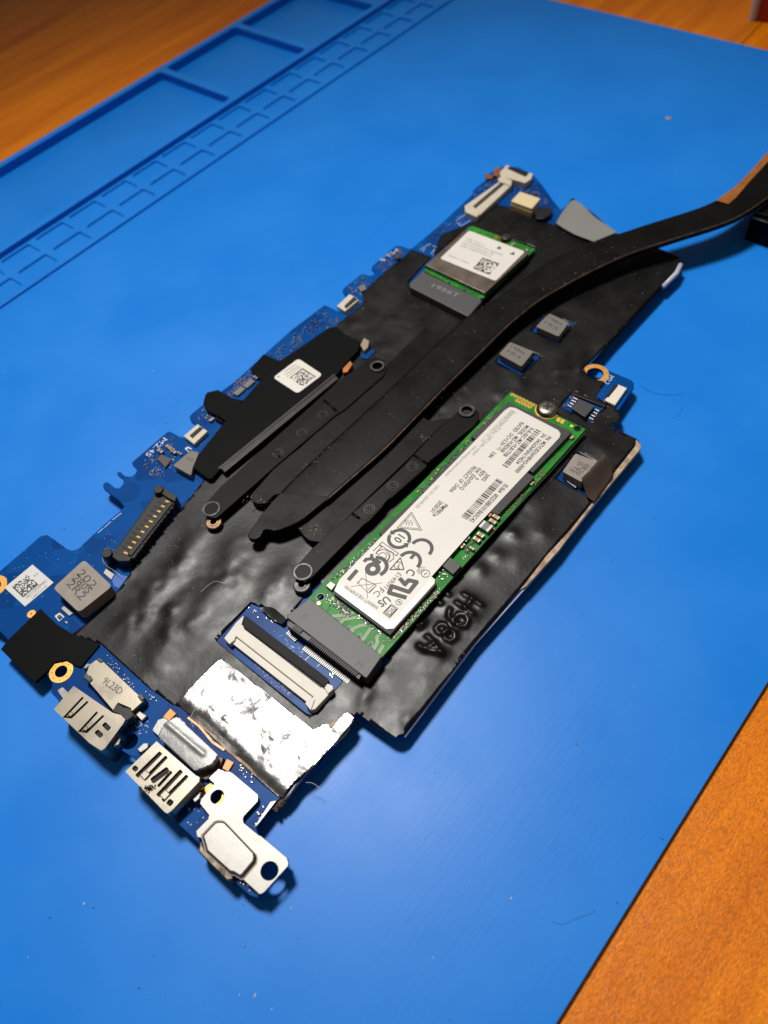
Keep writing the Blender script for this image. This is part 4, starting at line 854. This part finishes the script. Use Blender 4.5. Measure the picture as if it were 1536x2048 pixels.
ra_ = q6([(328, 1120), (345, 1082), (450, 965), (700, 745), (960, 510), (1060, 405), (1190, 265), (1330, 140), (1350, 105), (1390, 90), (1430, 96), (1468, 140), (1468, 180), (1440, 222), (1160, 442), (1140, 480), (935, 660), (900, 676), (880, 715), (800, 800), (760, 830), (440, 1155), (400, 1180), (345, 1165)])
armr = MB().prism([zl(q) for q in ra_], za-1.0, za, holes=[circ(zl(q6([(1395, 132)])[0]), 1.35)]).build('mounting_arm', ARM, hs, bevel=.18)
# flanges, rivets, rings, seats
for arm, rv, c0_ in ((arml, [(646, 830.5), (604, 866), (556.5, 907)], None), (armr, [(825, 934.6), (786, 972), (739, 1019)], None)):
    r0 = None
    for q in rv:
        x, y = zl(q)
        if r0 is None:
            m = MB(); m.ring(x, y, .62, .85, za, za+.28, 18); m.ring(x, y, 1.15, 1.4, za, za+.2, 22); m.cyl(x, y, .3, za, za+.32, 10, .2); r0 = m.build('rivet', RIVM, arm, at=(x, y, za))
        else: copyto(r0, arm, (x, y, za))
for arm, (a, b) in ((arml, ((549, 903), (560, 915))), (arml, ((648, 800), (673, 822))), (armr, q6([(690, 760), (735, 790)])), (armr, q6([(1065, 398), (1152, 455)]))):
    MB().tube([(*zl(a), za-.08), (*zl(b), za-.08)], .4, 8).build('fold', ARM, arm, smooth=True)
for arm, pts in ((arml, [(551, 899), (563, 888), (640, 818), (652, 807), (670, 825), (556, 922), (549, 914)]), (armr, q6([(700, 748), (735, 725), (960, 512), (1055, 425), (1135, 475), (940, 640), (815, 770), (770, 800), (740, 790)]))):
    MB().prism([zl(q) for q in pts], za, za+.05).build('rivet_pad', HPM, arm, bevel=.04)
for arm, q, ri, ro, h in ((arml, (423, 1018), 1.6, 2.3, .22), (armr, (606, 1144), 1.6, 2.35, .22), (arml, (755, 734), 1.3, 2.05, .55), (armr, (934, 823), 1.3, 2.15, .6)):
    x, y = zl(q); MB().ring(x, y, ri, ro, za-.1, za+h, 32).build('collar', RINGM, arm, bevel=.18)
    if q[1] > 900: MB().cyl(x, y, ri+.05, za-.05, za+.06, 24).build('seat', ARM, arm)
m = flat(); 
for t, a, b in (('5', (636, 1106), (644, 1099)), ('0', (651, 1094), (659, 1086)), ('0', (667, 1079), (675, 1072)), ('V', (684, 1065), (693, 1055))): text_fit(m, t, b, a, 1.3, za)
m.build('stamped_mark', HPM, armr)
for q, mt in (((427, 1044), BRASS), ((603.5, 1169), RINGM)):
    x, y = XY(q, ZF+1.6); o = MB().ring(x, y, .75, 2.0, ZF-.1, ZF+1.6, 28).build('threaded_standoff', mt, board, bevel=.25); MB().cyl(x, y, .8, ZF, ZF+.7, 16).build('bore', HOLE, o); MB().ring(x, y, .8, 1.2, ZF+1.55, ZF+1.75, 20).build('lip', mt, o)
# copper tape on the pipe bend, fan housing at the right edge
ct = [W(p, 4.5) for p in ((1432, 401), (1470, 374), (1500, 344), (1536, 303.5), (1590, 240), (1620, 250), (1560, 298), (1536, 323), (1500, 362), (1472, 395), (1457, 408))]
MB().prism([(float(p[0]), float(p[1])) for p in ct], 4.43, 4.55).build('copper_tape', COPPER, hs)
fz = 1.5; fp = PX([(1501, 434), (1560, 454), (1760, 380), (1640, 310)], fz)
fh = MB().prism(fp, ZM+.1, fz).build('fan_housing', MYLAR, hs, bevel=.25)
Q = [W((1501, 434), fz+.1), W((1560, 454), fz+.1)]; MB().tube(Q, .3, 8).build('rim', RINGM, fh, smooth=True)
Q = [W((1509, 426), fz+.6), W((1570, 440), fz+.6)]; MB().tube(Q, .5, 8).build('rim', MYLAR, fh, smooth=True)
# ================================================================== SOLID STATE DRIVE
ssd = thing('solid_state_drive', 'long green solid state drive with a white printed label', 'drive', (11, 37, 0))
hp = [XY((641, 1194), 0), XY((1155, 857.5), 0)]
nt_ = [(11+2.6*math.cos(math.pi+a), 75.9+2.6*math.sin(math.pi+a)*1.0) for a in np.linspace(0, math.pi, 12)]
out = [(0.0, -3), (22, -3), (22, 75.9)]+[(11+2.6*math.cos(a), 75.9-2.6*math.sin(a)) for a in np.linspace(0, math.pi, 14)]+[(0, 75.9)]
MB().prism(out, -.8, 0, holes=[circ(hp[0], .78, 18), circ(hp[1], .78, 18)]).build('drive_board', GPCB, ssd, bevel=.04)
for h in hp: MB().ring(*h, .78, 1.0, 0, .02, 22).build('hole_rim', M('dark_green_rim', (.01, .06, .015), .4), ssd)
sx, sy = 11, 75.9
MB().ring(sx, sy, 2.6, 3.05, .0, .03, 30, math.pi, 2*math.pi).build('ground_ring', GOLD, ssd)
ZK = 1.15
def dchip(px, z1, mat=CHIPS, name='flash_chip', **k): return MB().prism(PX(px, z1), .05, z1).build(name, mat, ssd, bevel=.06, **k)
dchip([(1016, 803), (1144, 864), (1066, 945), (942, 873)], ZK); dchip([(952, 878), (875, 949), (866, 961), (880, 990), (997, 1029), (1069, 954)], ZK)
dchip([(834, 993), (758, 1064), (766, 1075), (800, 1085), (870, 1010)], ZK, name='memory_chip')
ctl = dchip([(684, 1156), (668, 1178), (667, 1187), (780, 1270), (872, 1169), (871, 1160), (800, 1100)], ZK, name='controller_chip')
dchip([(855, 968), (866, 972), (851, 988), (843, 982)], .9, CHIP, 'chip')
dchip([(900, 1114), (923, 1131), (906, 1149), (884, 1131)], .9, CHIP, 'chip')
lpx = [(679, 1159), (669, 1181), (772, 1258), (788, 1257), (869, 1167), (870, 1159), (863, 1153), (956, 1049), (1119, 875), (1121, 867), (1116, 860), (1031, 816), (1020, 814), (1010, 820)]
ZL = 1.3
lab = MB().prism(PX(lpx, ZL), ZK+.02, ZL).build('label', PAPER, ssd, label='white printed drive label')
band = [(669, 1181.5), (773, 1257.5), (787, 1256.5), (868, 1167), (861, 1159), (790, 1238), (782, 1242), (774, 1241), (676, 1167)]
MB().prism(PX(band, ZL+.02), ZL-.01, ZL+.025).build('clear_tape_glare', TAPE_GLARE, lab)  # tape margin of the label; its cream glare is painted as a lighter colour
ink = flat(); TF = lambda t, a, b, h, bold=False, mb=None: text_fit(ink if mb is None else mb, t, a, b, h, ZL, bold)
def z7(p): return zm([p], (900, 800), 6.678)[0]
def z8(p): return zm([p], (800, 780), 3.84)[0]
def z9_(p): return zm([p], (640, 960), 3.84)[0]
def zA(p): return zm([p], (700, 1060), 7.68)[0]
TF('PN  MZVLB256HBHQ-00000', z7((1335, 488)), z7((885, 968)), 1.0, True); TF('SN  S4GGNF0N174534', z7((1270, 455)), z7((895, 850)), 1.0, True)
bars(ink, z7((1182, 405)), z7((728, 893)), 1.5, ZL, 26, 5)
TF('R-R-SEC-MZ-VLB1T0B', z7((1100, 378)), z7((728, 752)), 1.0, True); TF('MODEL  MZ-VLB256B', z7((1040, 345)), z7((688, 695)), 1.0, True); TF('RATED  DC+3.3V', z7((970, 303)), z7((680, 607)), 1.0, True); TF('2.8A', z7((602, 700)), z7((525, 772)), 1.0, True)
ink.strip([XY(z7((682, 632)), ZL), XY(z7((640, 672)), ZL)], .14, ZL)
for a in ((664, 622), (648, 638), (632, 655)): ink.strip([XY(z7(a), ZL), XY(z7((a[0]-9, a[1]+9)), ZL)], .14, ZL)
TF('2002', z7((515, 990)), z7((440, 1082)), 1.0, True); TF('REV  0', z7((458, 950)), z7((350, 1062)), 1.0, True); TF('FW  EXH7201Q', z7((395, 912)), z7((148, 1198)), 1.0, True); TF('PRODUCT  OF  CHINA', z7((335, 888)), z7((5, 1230)), 1.0, True)
TF('EUI64  002538B101B65C42', z8((818, 728)), z8((545, 1012)), 1.1, True); bars(ink, z8((768, 692)), z8((488, 992)), 1.75, ZL, 30, 8)
TF('PM981a', (893, 1009), (868, 1033), 1.05, True); TF('2020.01', (883.5, 1002.5), (864, 1024), 1.0, True)
gk = flat()
TF('Samsung Service PO Box 12987 Dublin, Ireland', z7((868, 155)), z7((312, 735)), .85, False, gk); TF('SAMSUNG ELECTRONICS CO., LTD.', z7((832, 140)), z7((415, 560)), .8, False, gk); TF('www.samsung.com/semiconductor', z7((352, 618)), z7((-60, 1020)), .8, False, gk)
TF('CAN ICES-3 (B)/NMB-3(B)', z8((298, 732)), z8((128, 905)), .8, False, gk); gk.build('grey_print', INKG, lab)
def LXY(p): return XY(p, ZL)
def stroke(mb, pts, w, f=zA): mb.strip([LXY(f(p)) for p in pts], w, ZL)
def arc(mb, c, ro, ri, a0, a1, f=zA, n=22):                # arc drawn from photo-space angles
    vs = []; 
    for i in range(n+1):
        a = a0+(a1-a0)*i/n
        for r in (ri, ro): vs.append(r*np.array([math.cos(a), math.sin(a)]))
    zz = ZL+.021+nextz(); x0, y0 = LXY(f(c)); mb.add([(x0+v[0], y0+v[1], zz) for v in vs], [(2*i, 2*i+1, 2*i+3, 2*i+2) for i in range(n)])
D = math.pi
# hot-surface triangle
tri = [(703, 247), (781, 386), (593, 368)]; tc = np.mean(tri, 0)
for s_, w in ((1, .16), (.78, .1)): stroke(ink, [tuple(tc+(np.array(t)-tc)*s_) for t in tri+[tri[0]]], w, z9_)
for dx in (-22, 0, 22): stroke(ink, [(680+dx, 305), (672+dx, 320), (690+dx, 332), (680+dx, 350)], .12, z9_)
# 10-in-arrows ring; big C and E; ring logo; bars (text frame: reading along -y, up +x)
arc(ink, (755, 135), 2.75, 1.95, .2, .2+D*.86); arc(ink, (755, 135), 2.75, 1.95, .2+D, .2+D*1.86)
for a in (.2+D*.86, .2+D*1.86):
    x0, y0 = LXY(zA((755, 135))); t = np.array([-math.sin(a), math.cos(a)]); r_ = np.array([math.cos(a), math.sin(a)]); c = np.array([x0, y0])
    zz = ZL+.09; ink.add([(*(c+r_*1.6), zz), (*(c+r_*3.1), zz), (*(c+r_*2.35+t*1.0), zz)], [(0, 1, 2)])
TF('10', zA((800, 90)), zA((712, 180)), 1.9, True)
arc(ink, (1095, 285), 2.75, 1.95, -D*.02, D*1.02) ; arc(ink, (915, 480), 2.75, 1.95, -D*.02, D*1.02)
stroke(ink, [(910, 425), (985, 350)] if False else [(930, 440), (1000, 365)], .75)
# knot-shaped certification mark
arc(ink, (350, 598), 1.75, .62, 0, 2*D, n=30); arc(ink, (405, 560), 2.75, 1.85, -.5, D*.75); stroke(ink, [(215, 490), (250, 450), (345, 440), (470, 505)], .8); stroke(ink, [(335, 370), (330, 430), (440, 560)], .75)
stroke(ink, [(110, 615), (-25, 770)], .95)
# outlined K and C
for a in ([(490, 185), (745, 360), (715, 395), (455, 225), (490, 185)], [(355, 325), (450, 235), (490, 255), (400, 350)], [(610, 320), (660, 350), (670, 440), (610, 490), (570, 465), (600, 430), (600, 390), (560, 340)]): stroke(ink, a, .16)
arc(ink, (500, 400), 1.75, 1.6, -.3, D+.3); arc(ink, (500, 400), .95, .8, -.3, D+.3); stroke(ink, [(400, 350), (440, 385)], .16); stroke(ink, [(520, 440), (560, 470)], .16)
# triangle with a tick in a ring
tri = [(775, 425), (828, 608), (612, 608)]
stroke(ink, tri+[tri[0]], .24); arc(ink, (740, 545), .95, .80, .6, 2*D-.4); stroke(ink, [(725, 555), (745, 580), (755, 520)], .16)
TF('E149091', zA((768, 668)), zA((545, 893)), 1.15, False)
# reversed R U mark
stroke(ink, [(868, 1040), (600, 965), (640, 862), (905, 952), (1025, 800), (900, 772), (825, 855)], .95); stroke(ink, [(762, 740), (842, 832)], .95)
TF('C', zA((962, 612)), zA((910, 690)), 1.9, True)
TF('US', zA((600, 1052)), zA((448, 1150)), 1.75, True); TF('FC', zA((500, 905)), zA((385, 1010)), 1.5, False)
arc(ink, (750, 1110), .72, .62, 0, 2*D); TF('R', zA((762, 1098)), zA((738, 1122)), .75, True)
for s_ in (1, .78):
    c = np.array((622, 1245)); b_ = [(635, 1140), (735, 1208), (610, 1348), (508, 1275)]; stroke(ink, [tuple(c+(np.array(t)-c)*s_) for t in b_+[b_[0]]], .13)
TF('VCI', zA((668, 1205)), zA((585, 1290)), .95, True)
arc(ink, (1160, 670), 1.0, .86, .35, 2*D+.1); stroke(ink, [(1185, 655), (1135, 690)], .13)
TF('D33J45', zA((1140, 570)), zA((1050, 672)), .6, False); TF('RoHS', zA((1090, 565)), zA((1030, 640)), .6, False)
# crossed-out bin
for a in ([(180, 740), (405, 850)], [(405, 850), (292, 968)], [(180, 740), (125, 810)], [(140, 830), (255, 945), (292, 968)], [(238, 630), (270, 1050)], [(10, 868), (495, 812)], [(270, 920), (370, 840)], [(290, 950), (395, 860)]): stroke(ink, a, .12)
arc(ink, (125, 810), .3, .2, 0, 2*D)
TF('WARRANTY VOID IF REMOVED', zA((432, 1208)), z9_((188, 818)), .85, False)
ink.build('print', INK, lab)
# electronics on the drive
for q, ax in (((992, 1033), 'x'), ((985.5, 1042), 'x'), ((961, 1069), 'x'), ((953.5, 1078), 'x'), ((944, 1096), 'x')): chip_cap(q, 1.75 if q[0] != 944 else 1.1, .95 if q[0] != 944 else .6, .9, 0, ssd, CAPB, ax)
chip_cap((972, 1052), 2.6, 2.1, 1.2, 0, ssd, CAPG, 'x'); quadpart('copper_pad', [(977, 1066), (988, 1056), (990, 1058), (980, 1069)], 0, .05, COPPER, ssd, bevel=0)
quadpart('copper_pad', [(976, 1028), (982, 1024), (985, 1029), (978, 1035)], 0, .9, COPPER, ssd); chip_cap((924, 1090), 1.3, 1.0, .7, 0, ssd, CAPB, 'y'); chip_cap((933, 1077), 1.6, .9, .8, 0, ssd, CAPG, 'y')
MB().prism(PX([(651, 1171), (661, 1162), (672, 1169), (663, 1181)], .75), .05, .75).build('crystal', M('crystal_can', (.30, .24, .215), .4, metal=.3), ssd, bevel=.12)
for q in ((637.5, 1206.5), (1143, 852)): MB().cyl(*XY(q, 0), .42, 0, .04, 16).build('test_pad', M('pale_gold', (.75, .62, .18), .4, metal=.5), ssd)
for pts in ([(1112, 836), (1117, 834), (1122, 838), (1114, 842)], [(1118, 832), (1128, 835), (1121, 845), (1114, 841)]): pass
quadpart('solder_pad', [(1116, 834), (1122.5, 837), (1118, 844.5), (1111.5, 841)], 0, .05, GOLD, ssd, bevel=0); quadpart('solder_pad', [(1124, 837.5), (1130, 840.5), (1125.5, 848), (1119.5, 845)], 0, .05, GOLD, ssd, bevel=0)
v0 = None
for n_, a, b in ((7, (1025, 789.5), (1066.5, 809.5)), (5, (1034, 801.5), (1060, 814))):
    for i in range(n_):
        t = i/(n_-1); x, y = XY((a[0]+(b[0]-a[0])*t, a[1]+(b[1]-a[1])*t), 0)
        if v0 is None:
            v0 = MB().ring(x, y, .2, .46, 0, .035, 12).build('test_via', GOLD, ssd, at=(x, y, 0)); d0 = MB().cyl(x, y, .2, 0, .02, 8).build('bore', HOLE, v0)
        else:
            c = copyto(v0, ssd, (x, y, 0)); d = d0.copy(); COL.objects.link(d); d.parent = c
sd_ = dict(smin=.1, smax=.2)
specks([(752, 1075), (768, 1082), (690, 1148), (668, 1160), (655, 1165)], 70, 0, ssd, seed=51, **sd_); specks([(752, 1075), (768, 1082), (690, 1148), (655, 1165)], 40, 0, ssd, 'tiny_parts', CHIP, seed=52, blobs=False, **sd_); specks([(752, 1075), (768, 1082), (690, 1148), (655, 1165)], 14, 0, ssd, 'tiny_parts', CAPB, seed=53, blobs=False, **sd_)
specks([(655, 1185), (664, 1190), (700, 1222), (690, 1232), (650, 1200)], 42, 0, ssd, seed=54, **sd_); specks([(655, 1185), (664, 1190), (700, 1222), (690, 1232), (650, 1200)], 25, 0, ssd, 'tiny_parts', CHIP, seed=55, blobs=False, **sd_); specks([(660, 1190), (700, 1222), (690, 1230)], 8, 0, ssd, 'tiny_parts', CAPB, seed=56, blobs=False, **sd_)
specks([(872, 1172), (884, 1178), (800, 1268), (786, 1268)], 60, 0, ssd, seed=57, **sd_); specks([(872, 1172), (884, 1178), (800, 1268), (786, 1268)], 40, 0, ssd, 'tiny_parts', CHIP, seed=58, blobs=False, **sd_); specks([(872, 1172), (884, 1178), (770, 1285), (765, 1278)], 12, 0, ssd, 'tiny_parts', CAPB, seed=59, blobs=False, **sd_)
specks([(1010, 806), (1014, 808), (900, 930), (895, 925)], 40, 0, ssd, seed=60, smin=.1, smax=.2); specks([(1000, 815), (1004, 818), (840, 985), (832, 985)], 34, 0, ssd, 'tiny_parts', CHIP, seed=61, blobs=False, smin=.2, smax=.34); specks([(1000, 815), (1004, 818), (840, 985), (832, 985)], 16, 0, ssd, 'tiny_parts', CAPB, seed=62, blobs=False, smin=.2, smax=.36)
specks([(1118, 905), (1124, 908), (1100, 930), (1095, 926)], 16, 0, ssd, seed=63, smin=.12, smax=.2); specks([(1075, 940), (1086, 944), (1060, 975), (1050, 972)], 12, 0, ssd, seed=64, smin=.18, smax=.32); specks([(1040, 980), (1046, 984), (1000, 1035), (994, 1030)], 24, 0, ssd, seed=65, smin=.12, smax=.22)
specks([(876, 1138), (886, 1136), (904, 1150), (890, 1162), (878, 1158)], 22, 0, ssd, seed=66, smin=.2, smax=.35); specks([(925, 1112), (935, 1100), (940, 1108), (926, 1124)], 12, 0, ssd, seed=67, smin=.15, smax=.25)
chip_cap((1144, 874), 1.1, .7, .6, 0, ssd, CAPB, 'y'); chip_cap((1064, 966), 1.2, .7, .6, 0, ssd, CAPB, 'y')
for k_, (P_, n_) in enumerate((([(748, 1080), (768, 1084), (690, 1150), (652, 1166)], 60), ([(656, 1184), (668, 1192), (706, 1226), (694, 1236), (645, 1200)], 36), ([(874, 1172), (886, 1180), (800, 1272), (770, 1288), (764, 1280)], 60), ([(990, 826), (1000, 830), (860, 970), (846, 972)], 40), ([(860, 962), (866, 968), (848, 990), (836, 992)], 14), ([(1085, 938), (1094, 944), (1010, 1032), (1004, 1028)], 26), ([(930, 1096), (952, 1080), (960, 1090), (935, 1112)], 16))):
    specks(P_, n_, 0, ssd, 'tiny_parts', (CHIP, M('dark_parts', (.01, .03, .012), .5), CAPD)[k_ % 3], seed=90+k_, blobs=False, smin=.16, smax=.3)
    specks(P_, n_//2, 0, ssd, 'solder_joints', M('dull_solder', (.45, .47, .40), .4, metal=.6), seed=190+k_, smin=.1, smax=.18)
TRC = M('green_gold_trace', (.13, .21, .055), .45, metal=.1); TRD = M('dark_mask_gap', (.004, .035, .006), .4)
tr = flat(); td = flat()
def zT(p): return zm([p], (560, 1000), 3.84)[0]
for base in ([(372, 915), (402, 888), (520, 878), (560, 858)], [(442, 965), (480, 915), (545, 905), (590, 895)], [(528, 1045), (556, 985), (605, 962), (655, 955)], [(610, 1105), (650, 1040), (690, 985), (712, 975)], [(700, 1165), (742, 1095), (738, 1050), (770, 1018)], [(745, 1195), (765, 1150), (790, 1110)]):
    for ox, oy in ((0, 0), (13, 9)):
        P = [XY(zT((x+ox, y+oy)), 0) for x, y in base]; tr.strip(P, .17, 0, .03)
    P = [XY(zT((x+6, y+4)), 0) for x, y in base]; td.strip(P, .72, 0, .006)
for c in ((432, 932), (515, 992), (598, 1052), (684, 1112)):
    x, y = XY(zT(c), 0)
    for ox, oy in ((0, 0), (.62, .1), (.1, .62)): td.ring(x+ox, y+oy, .2, .42, .072, .076, 12)
    td.strip([(x, y), (x-.5, y-.9)], .16, 0, .01)
for k, c in enumerate(((612, 902), (664, 938), (716, 976), (772, 1018))):
    q = [zT((c[0]+a_, c[1]+b_)) for a_, b_ in ((-20, -12), (12, -16), (22, 10), (-10, 16))]
    specks(q, 9, 0, ssd, seed=70+k, smin=.16, smax=.26); specks(q, 5, 0, ssd, 'tiny_parts', CHIP, seed=170+k, blobs=False, smin=.18, smax=.3)
td.build('trace_gap', TRD, ssd, kind='stuff'); tr.build('trace', TRC, ssd, kind='stuff')
m = flat(); r = random.Random(9)
for px_ in ([(1010, 800), (1002, 810), (985, 832), (950, 865)], [(1150, 872), (1110, 912), (1096, 930), (1075, 950)], [(1056, 985), (1020, 1020), (1000, 1045)], [(930, 895), (905, 920), (880, 950)], [(1170, 866), (1100, 945), (1000, 1050), (905, 1155), (800, 1270)]): m.strip(PX(px_, 0), .14, 0, .008)
m.build('trace_gap', TRD, ssd, kind='stuff')
# the screw that holds it
scw = thing('screw', 'round steel screw with cross recess holding the end of the green drive', 'screw', (11, 75.9, .04))
hd = MB(); n = 28; pr = [(2.75, .05), (2.75, .45), (2.55, .85), (2.0, 1.15), (1.2, 1.28), (0.02, 1.3)]; vs = []; fs = []
for r_, z in pr: vs += [(11+r_*math.cos(2*D*i/n), 75.9+r_*math.sin(2*D*i/n), z) for i in range(n)]
for j in range(len(pr)-1):
    for i in range(n): fs.append((j*n+i, j*n+(i+1) % n, (j+1)*n+(i+1) % n, (j+1)*n+i))
hd.add(vs, fs); hd.build('head', M('worn_screw_steel', (.42, .36, .31), .32, metal=1, col2=(.12, .09, .08), nscale=5), scw, smooth=True)
m = MB(); m.box(11, 75.9, 2.4, .55, 1.0, 1.36, .5); m.box(11, 75.9, .55, 2.4, 1.0, 1.358, .5); m.build('cross_recess', HOLE, scw, bevel=.05)
m = MB(); [m.cyl(11+1.0*math.cos(.5+k*D/2+.78), 75.9+1.0*math.sin(.5+k*D/2+.78), .28, 1.2, 1.45, 8, .15) for k in range(4)]; m.build('worn_spots', SOLD, scw, kind='stuff')
# ================================================================== WIRELESS CARD
wc = thing('wireless_card', 'small green wireless card with metal shield and white sticker', 'wireless card', (*XY((960, 520), 0), 0))
zc = -.3
wp = [(846, 541), (963, 599.5), (1071, 498), (945, 452), (938, 454)]
MB().prism(PX(wp, zc), zc-.8, zc).build('card_board', GPCB, wc, bevel=.05)
zsd = zc+1.2
wsh = MB().prism(PX([(851, 530), (970, 586), (1056, 508), (1057, 503), (932, 459)], zsd), zc+.05, zsd).build('metal_shield', M('brown_nickel', (.20, .165, .135), .42, metal=.85, col2=(.13, .105, .09), nscale=2.5), wc, bevel=.12)
st = MB().prism(rnd(PX([(938, 461), (1050, 503), (991, 562), (880, 517)], zsd+.06), .8), zsd, zsd+.06).build('sticker', PAPER, wc)
m = datacode(flat(), (946, 537), (979, 549.5), (966, 515), zsd+.06, 14, 12)
def zE(p): return zm([p], (860, 420), 6.98)[0]
gk = flat()
for t, a, b in (('C202 176 R 12', (510, 395), (760, 490)), ('A105 5N82D7 4T: M8257TE', (490, 425), (1010, 632)), ('WFI: 7C7635A07A75 C8', (450, 460), (880, 620)), ('WPKT: E70BKT2TC0712', (420, 495), (850, 650)), ('Made in China', (265, 630), (545, 742))): text_fit(gk, t, zE(a), zE(b), .72, zsd+.06)
gk.build('grey_print', INKG, st)
for c in ((960, 520), (1150, 600)): m.add([(*XY(zE(p), zsd+.06), zsd+.08) for p in ((c[0]-40, c[1]+15), (c[0]+30, c[1]+32), (c[0]+25, c[1]-18))], [(0, 1, 2)]); 
m.build('print', INK, st)
specks([(944, 456), (1068, 500), (1062, 508), (1052, 500), (936, 460)], 14, zc, wc, seed=81, smin=.2, smax=.4); specks([(856, 539), (966, 590), (962, 598), (852, 546)], 10, zc, wc, seed=82, smin=.3, smax=.55); specks([(1060, 506), (1068, 502), (972, 594), (966, 592)], 10, zc, wc, seed=83, smin=.15, smax=.3)
chip_cap((1026, 488), 1.2, .7, .6, zc, wc, CAPD, 'y'); chip_cap((1053, 500), 1.2, .7, .6, zc, wc, CAPD, 'y')
MB().cyl(*XY((1012, 474), zc+1), 1.7, zc, zc+1.2, 18, 1.3).build('antenna_nut', RINGM, wc, bevel=.2); quadpart('copper_pad', [(990, 468), (996, 470), (997, 478), (992, 480)], zc, zc+.4, COPPER, wc)
MB().cyl(*XY((964, 596), zc+.3), .55, zc, zc+.5, 10, .3).build('solder_blob', SOLD, wc)
MB().prism(PX([(928, 456), (932, 458), (853, 528), (849, 527)], zc+1.25), ZF, zc+.5).build('film_lip', BRASS, wc)
# ================================================================== DUST
def inany(polys, q):
    return any(inside(p, [q[0]], [q[1]])[0] for p in polys)
dm = MB(); r = random.Random(77); filmq = film_px; c = 0
solid = fh_px+[lp, rp, la, ra_, cov_px, foil_px, lpx, [(618, 1195), (1017, 783), (1176, 860), (768, 1312)], [(p[0], p[1]) for p in Lr]+[(p[0], p[1]) for p in Rr][::-1]]
while c < 420:
    q = (r.uniform(180, 1360), r.uniform(430, 1480))
    if not inside(filmq, [q[0]], [q[1]])[0] or inany(solid, q): continue
    x, y = XY(q, ZF); z = float(film_h(np.array([x]), np.array([y]))[0]); w = min(.25, abs(r.gauss(.04, .05))+.04); dm.box(x, y, w*r.uniform(.8, 2), w, z, z+.12, r.random()*3); c += 1
o = dm.build('dust', DUST); tag(o, 'pale dust specks sprinkled over the black film', 'dust'); o['kind'] = 'stuff'
dm = MB(); db = MB(); c = 0
while c < 170:
    i = r.randrange(0, 62); t = r.random(); p = L3[i]+(R3[i]-L3[i])*t; w = min(.2, abs(r.gauss(.03, .04))+.04); dm.box(p[0], p[1], w*r.uniform(.8, 2), w, p[2]-.02, p[2]+.12, r.random()*3); c += 1
for q, n_, sp_ in (((628, 1058), 120, 7), ((516, 1002), 70, 9), ((850, 875), 90, 8), ((652, 896), 40, 8), ((626, 932), 24, 5), ((890, 790), 30, 20)):
    for _ in range(n_):
        x, y = XY((q[0]+r.gauss(0, sp_*1.25), q[1]+r.gauss(0, sp_*.8)), zpl); w = abs(r.gauss(.05, .05))+.03; zz = zpl if q not in ((652, 896), (626, 932)) else zp0
        (dm if r.random() < .3 else db).box(x, y, w*r.uniform(.8, 3), w, zz-.02, zz+.06+w*r.random(), r.random()*3)
o = dm.build('dust', DUST); tag(o, 'pale dust specks on the flat black heat pipe', 'dust'); o['kind'] = 'stuff'
o = db.build('fluff', DUSTB); tag(o, 'brown fluff caught at the ends of the heatsink plates', 'fluff'); o['kind'] = 'stuff'
hair('fibre', [(402, 1186), (416, 1172), (432, 1164), (446, 1167)], ZF+.9, .05, LINT, 'pale short curl of lint on the crumpled film below the battery connector', 'fibre')
hair('fibre', [(207, 1110), (206, 1120), (213, 1132), (230, 1143), (243, 1152)], ZB+1.0, .05, LINT, 'pale fibre looped between the large inductor and battery connector', 'fibre')
hair('fibre', [(388, 1456), (382, 1440), (388, 1424), (395, 1416)], ZF+2.4, .06, LINT, 'pale fibre arching over the creased foil strip', 'fibre')
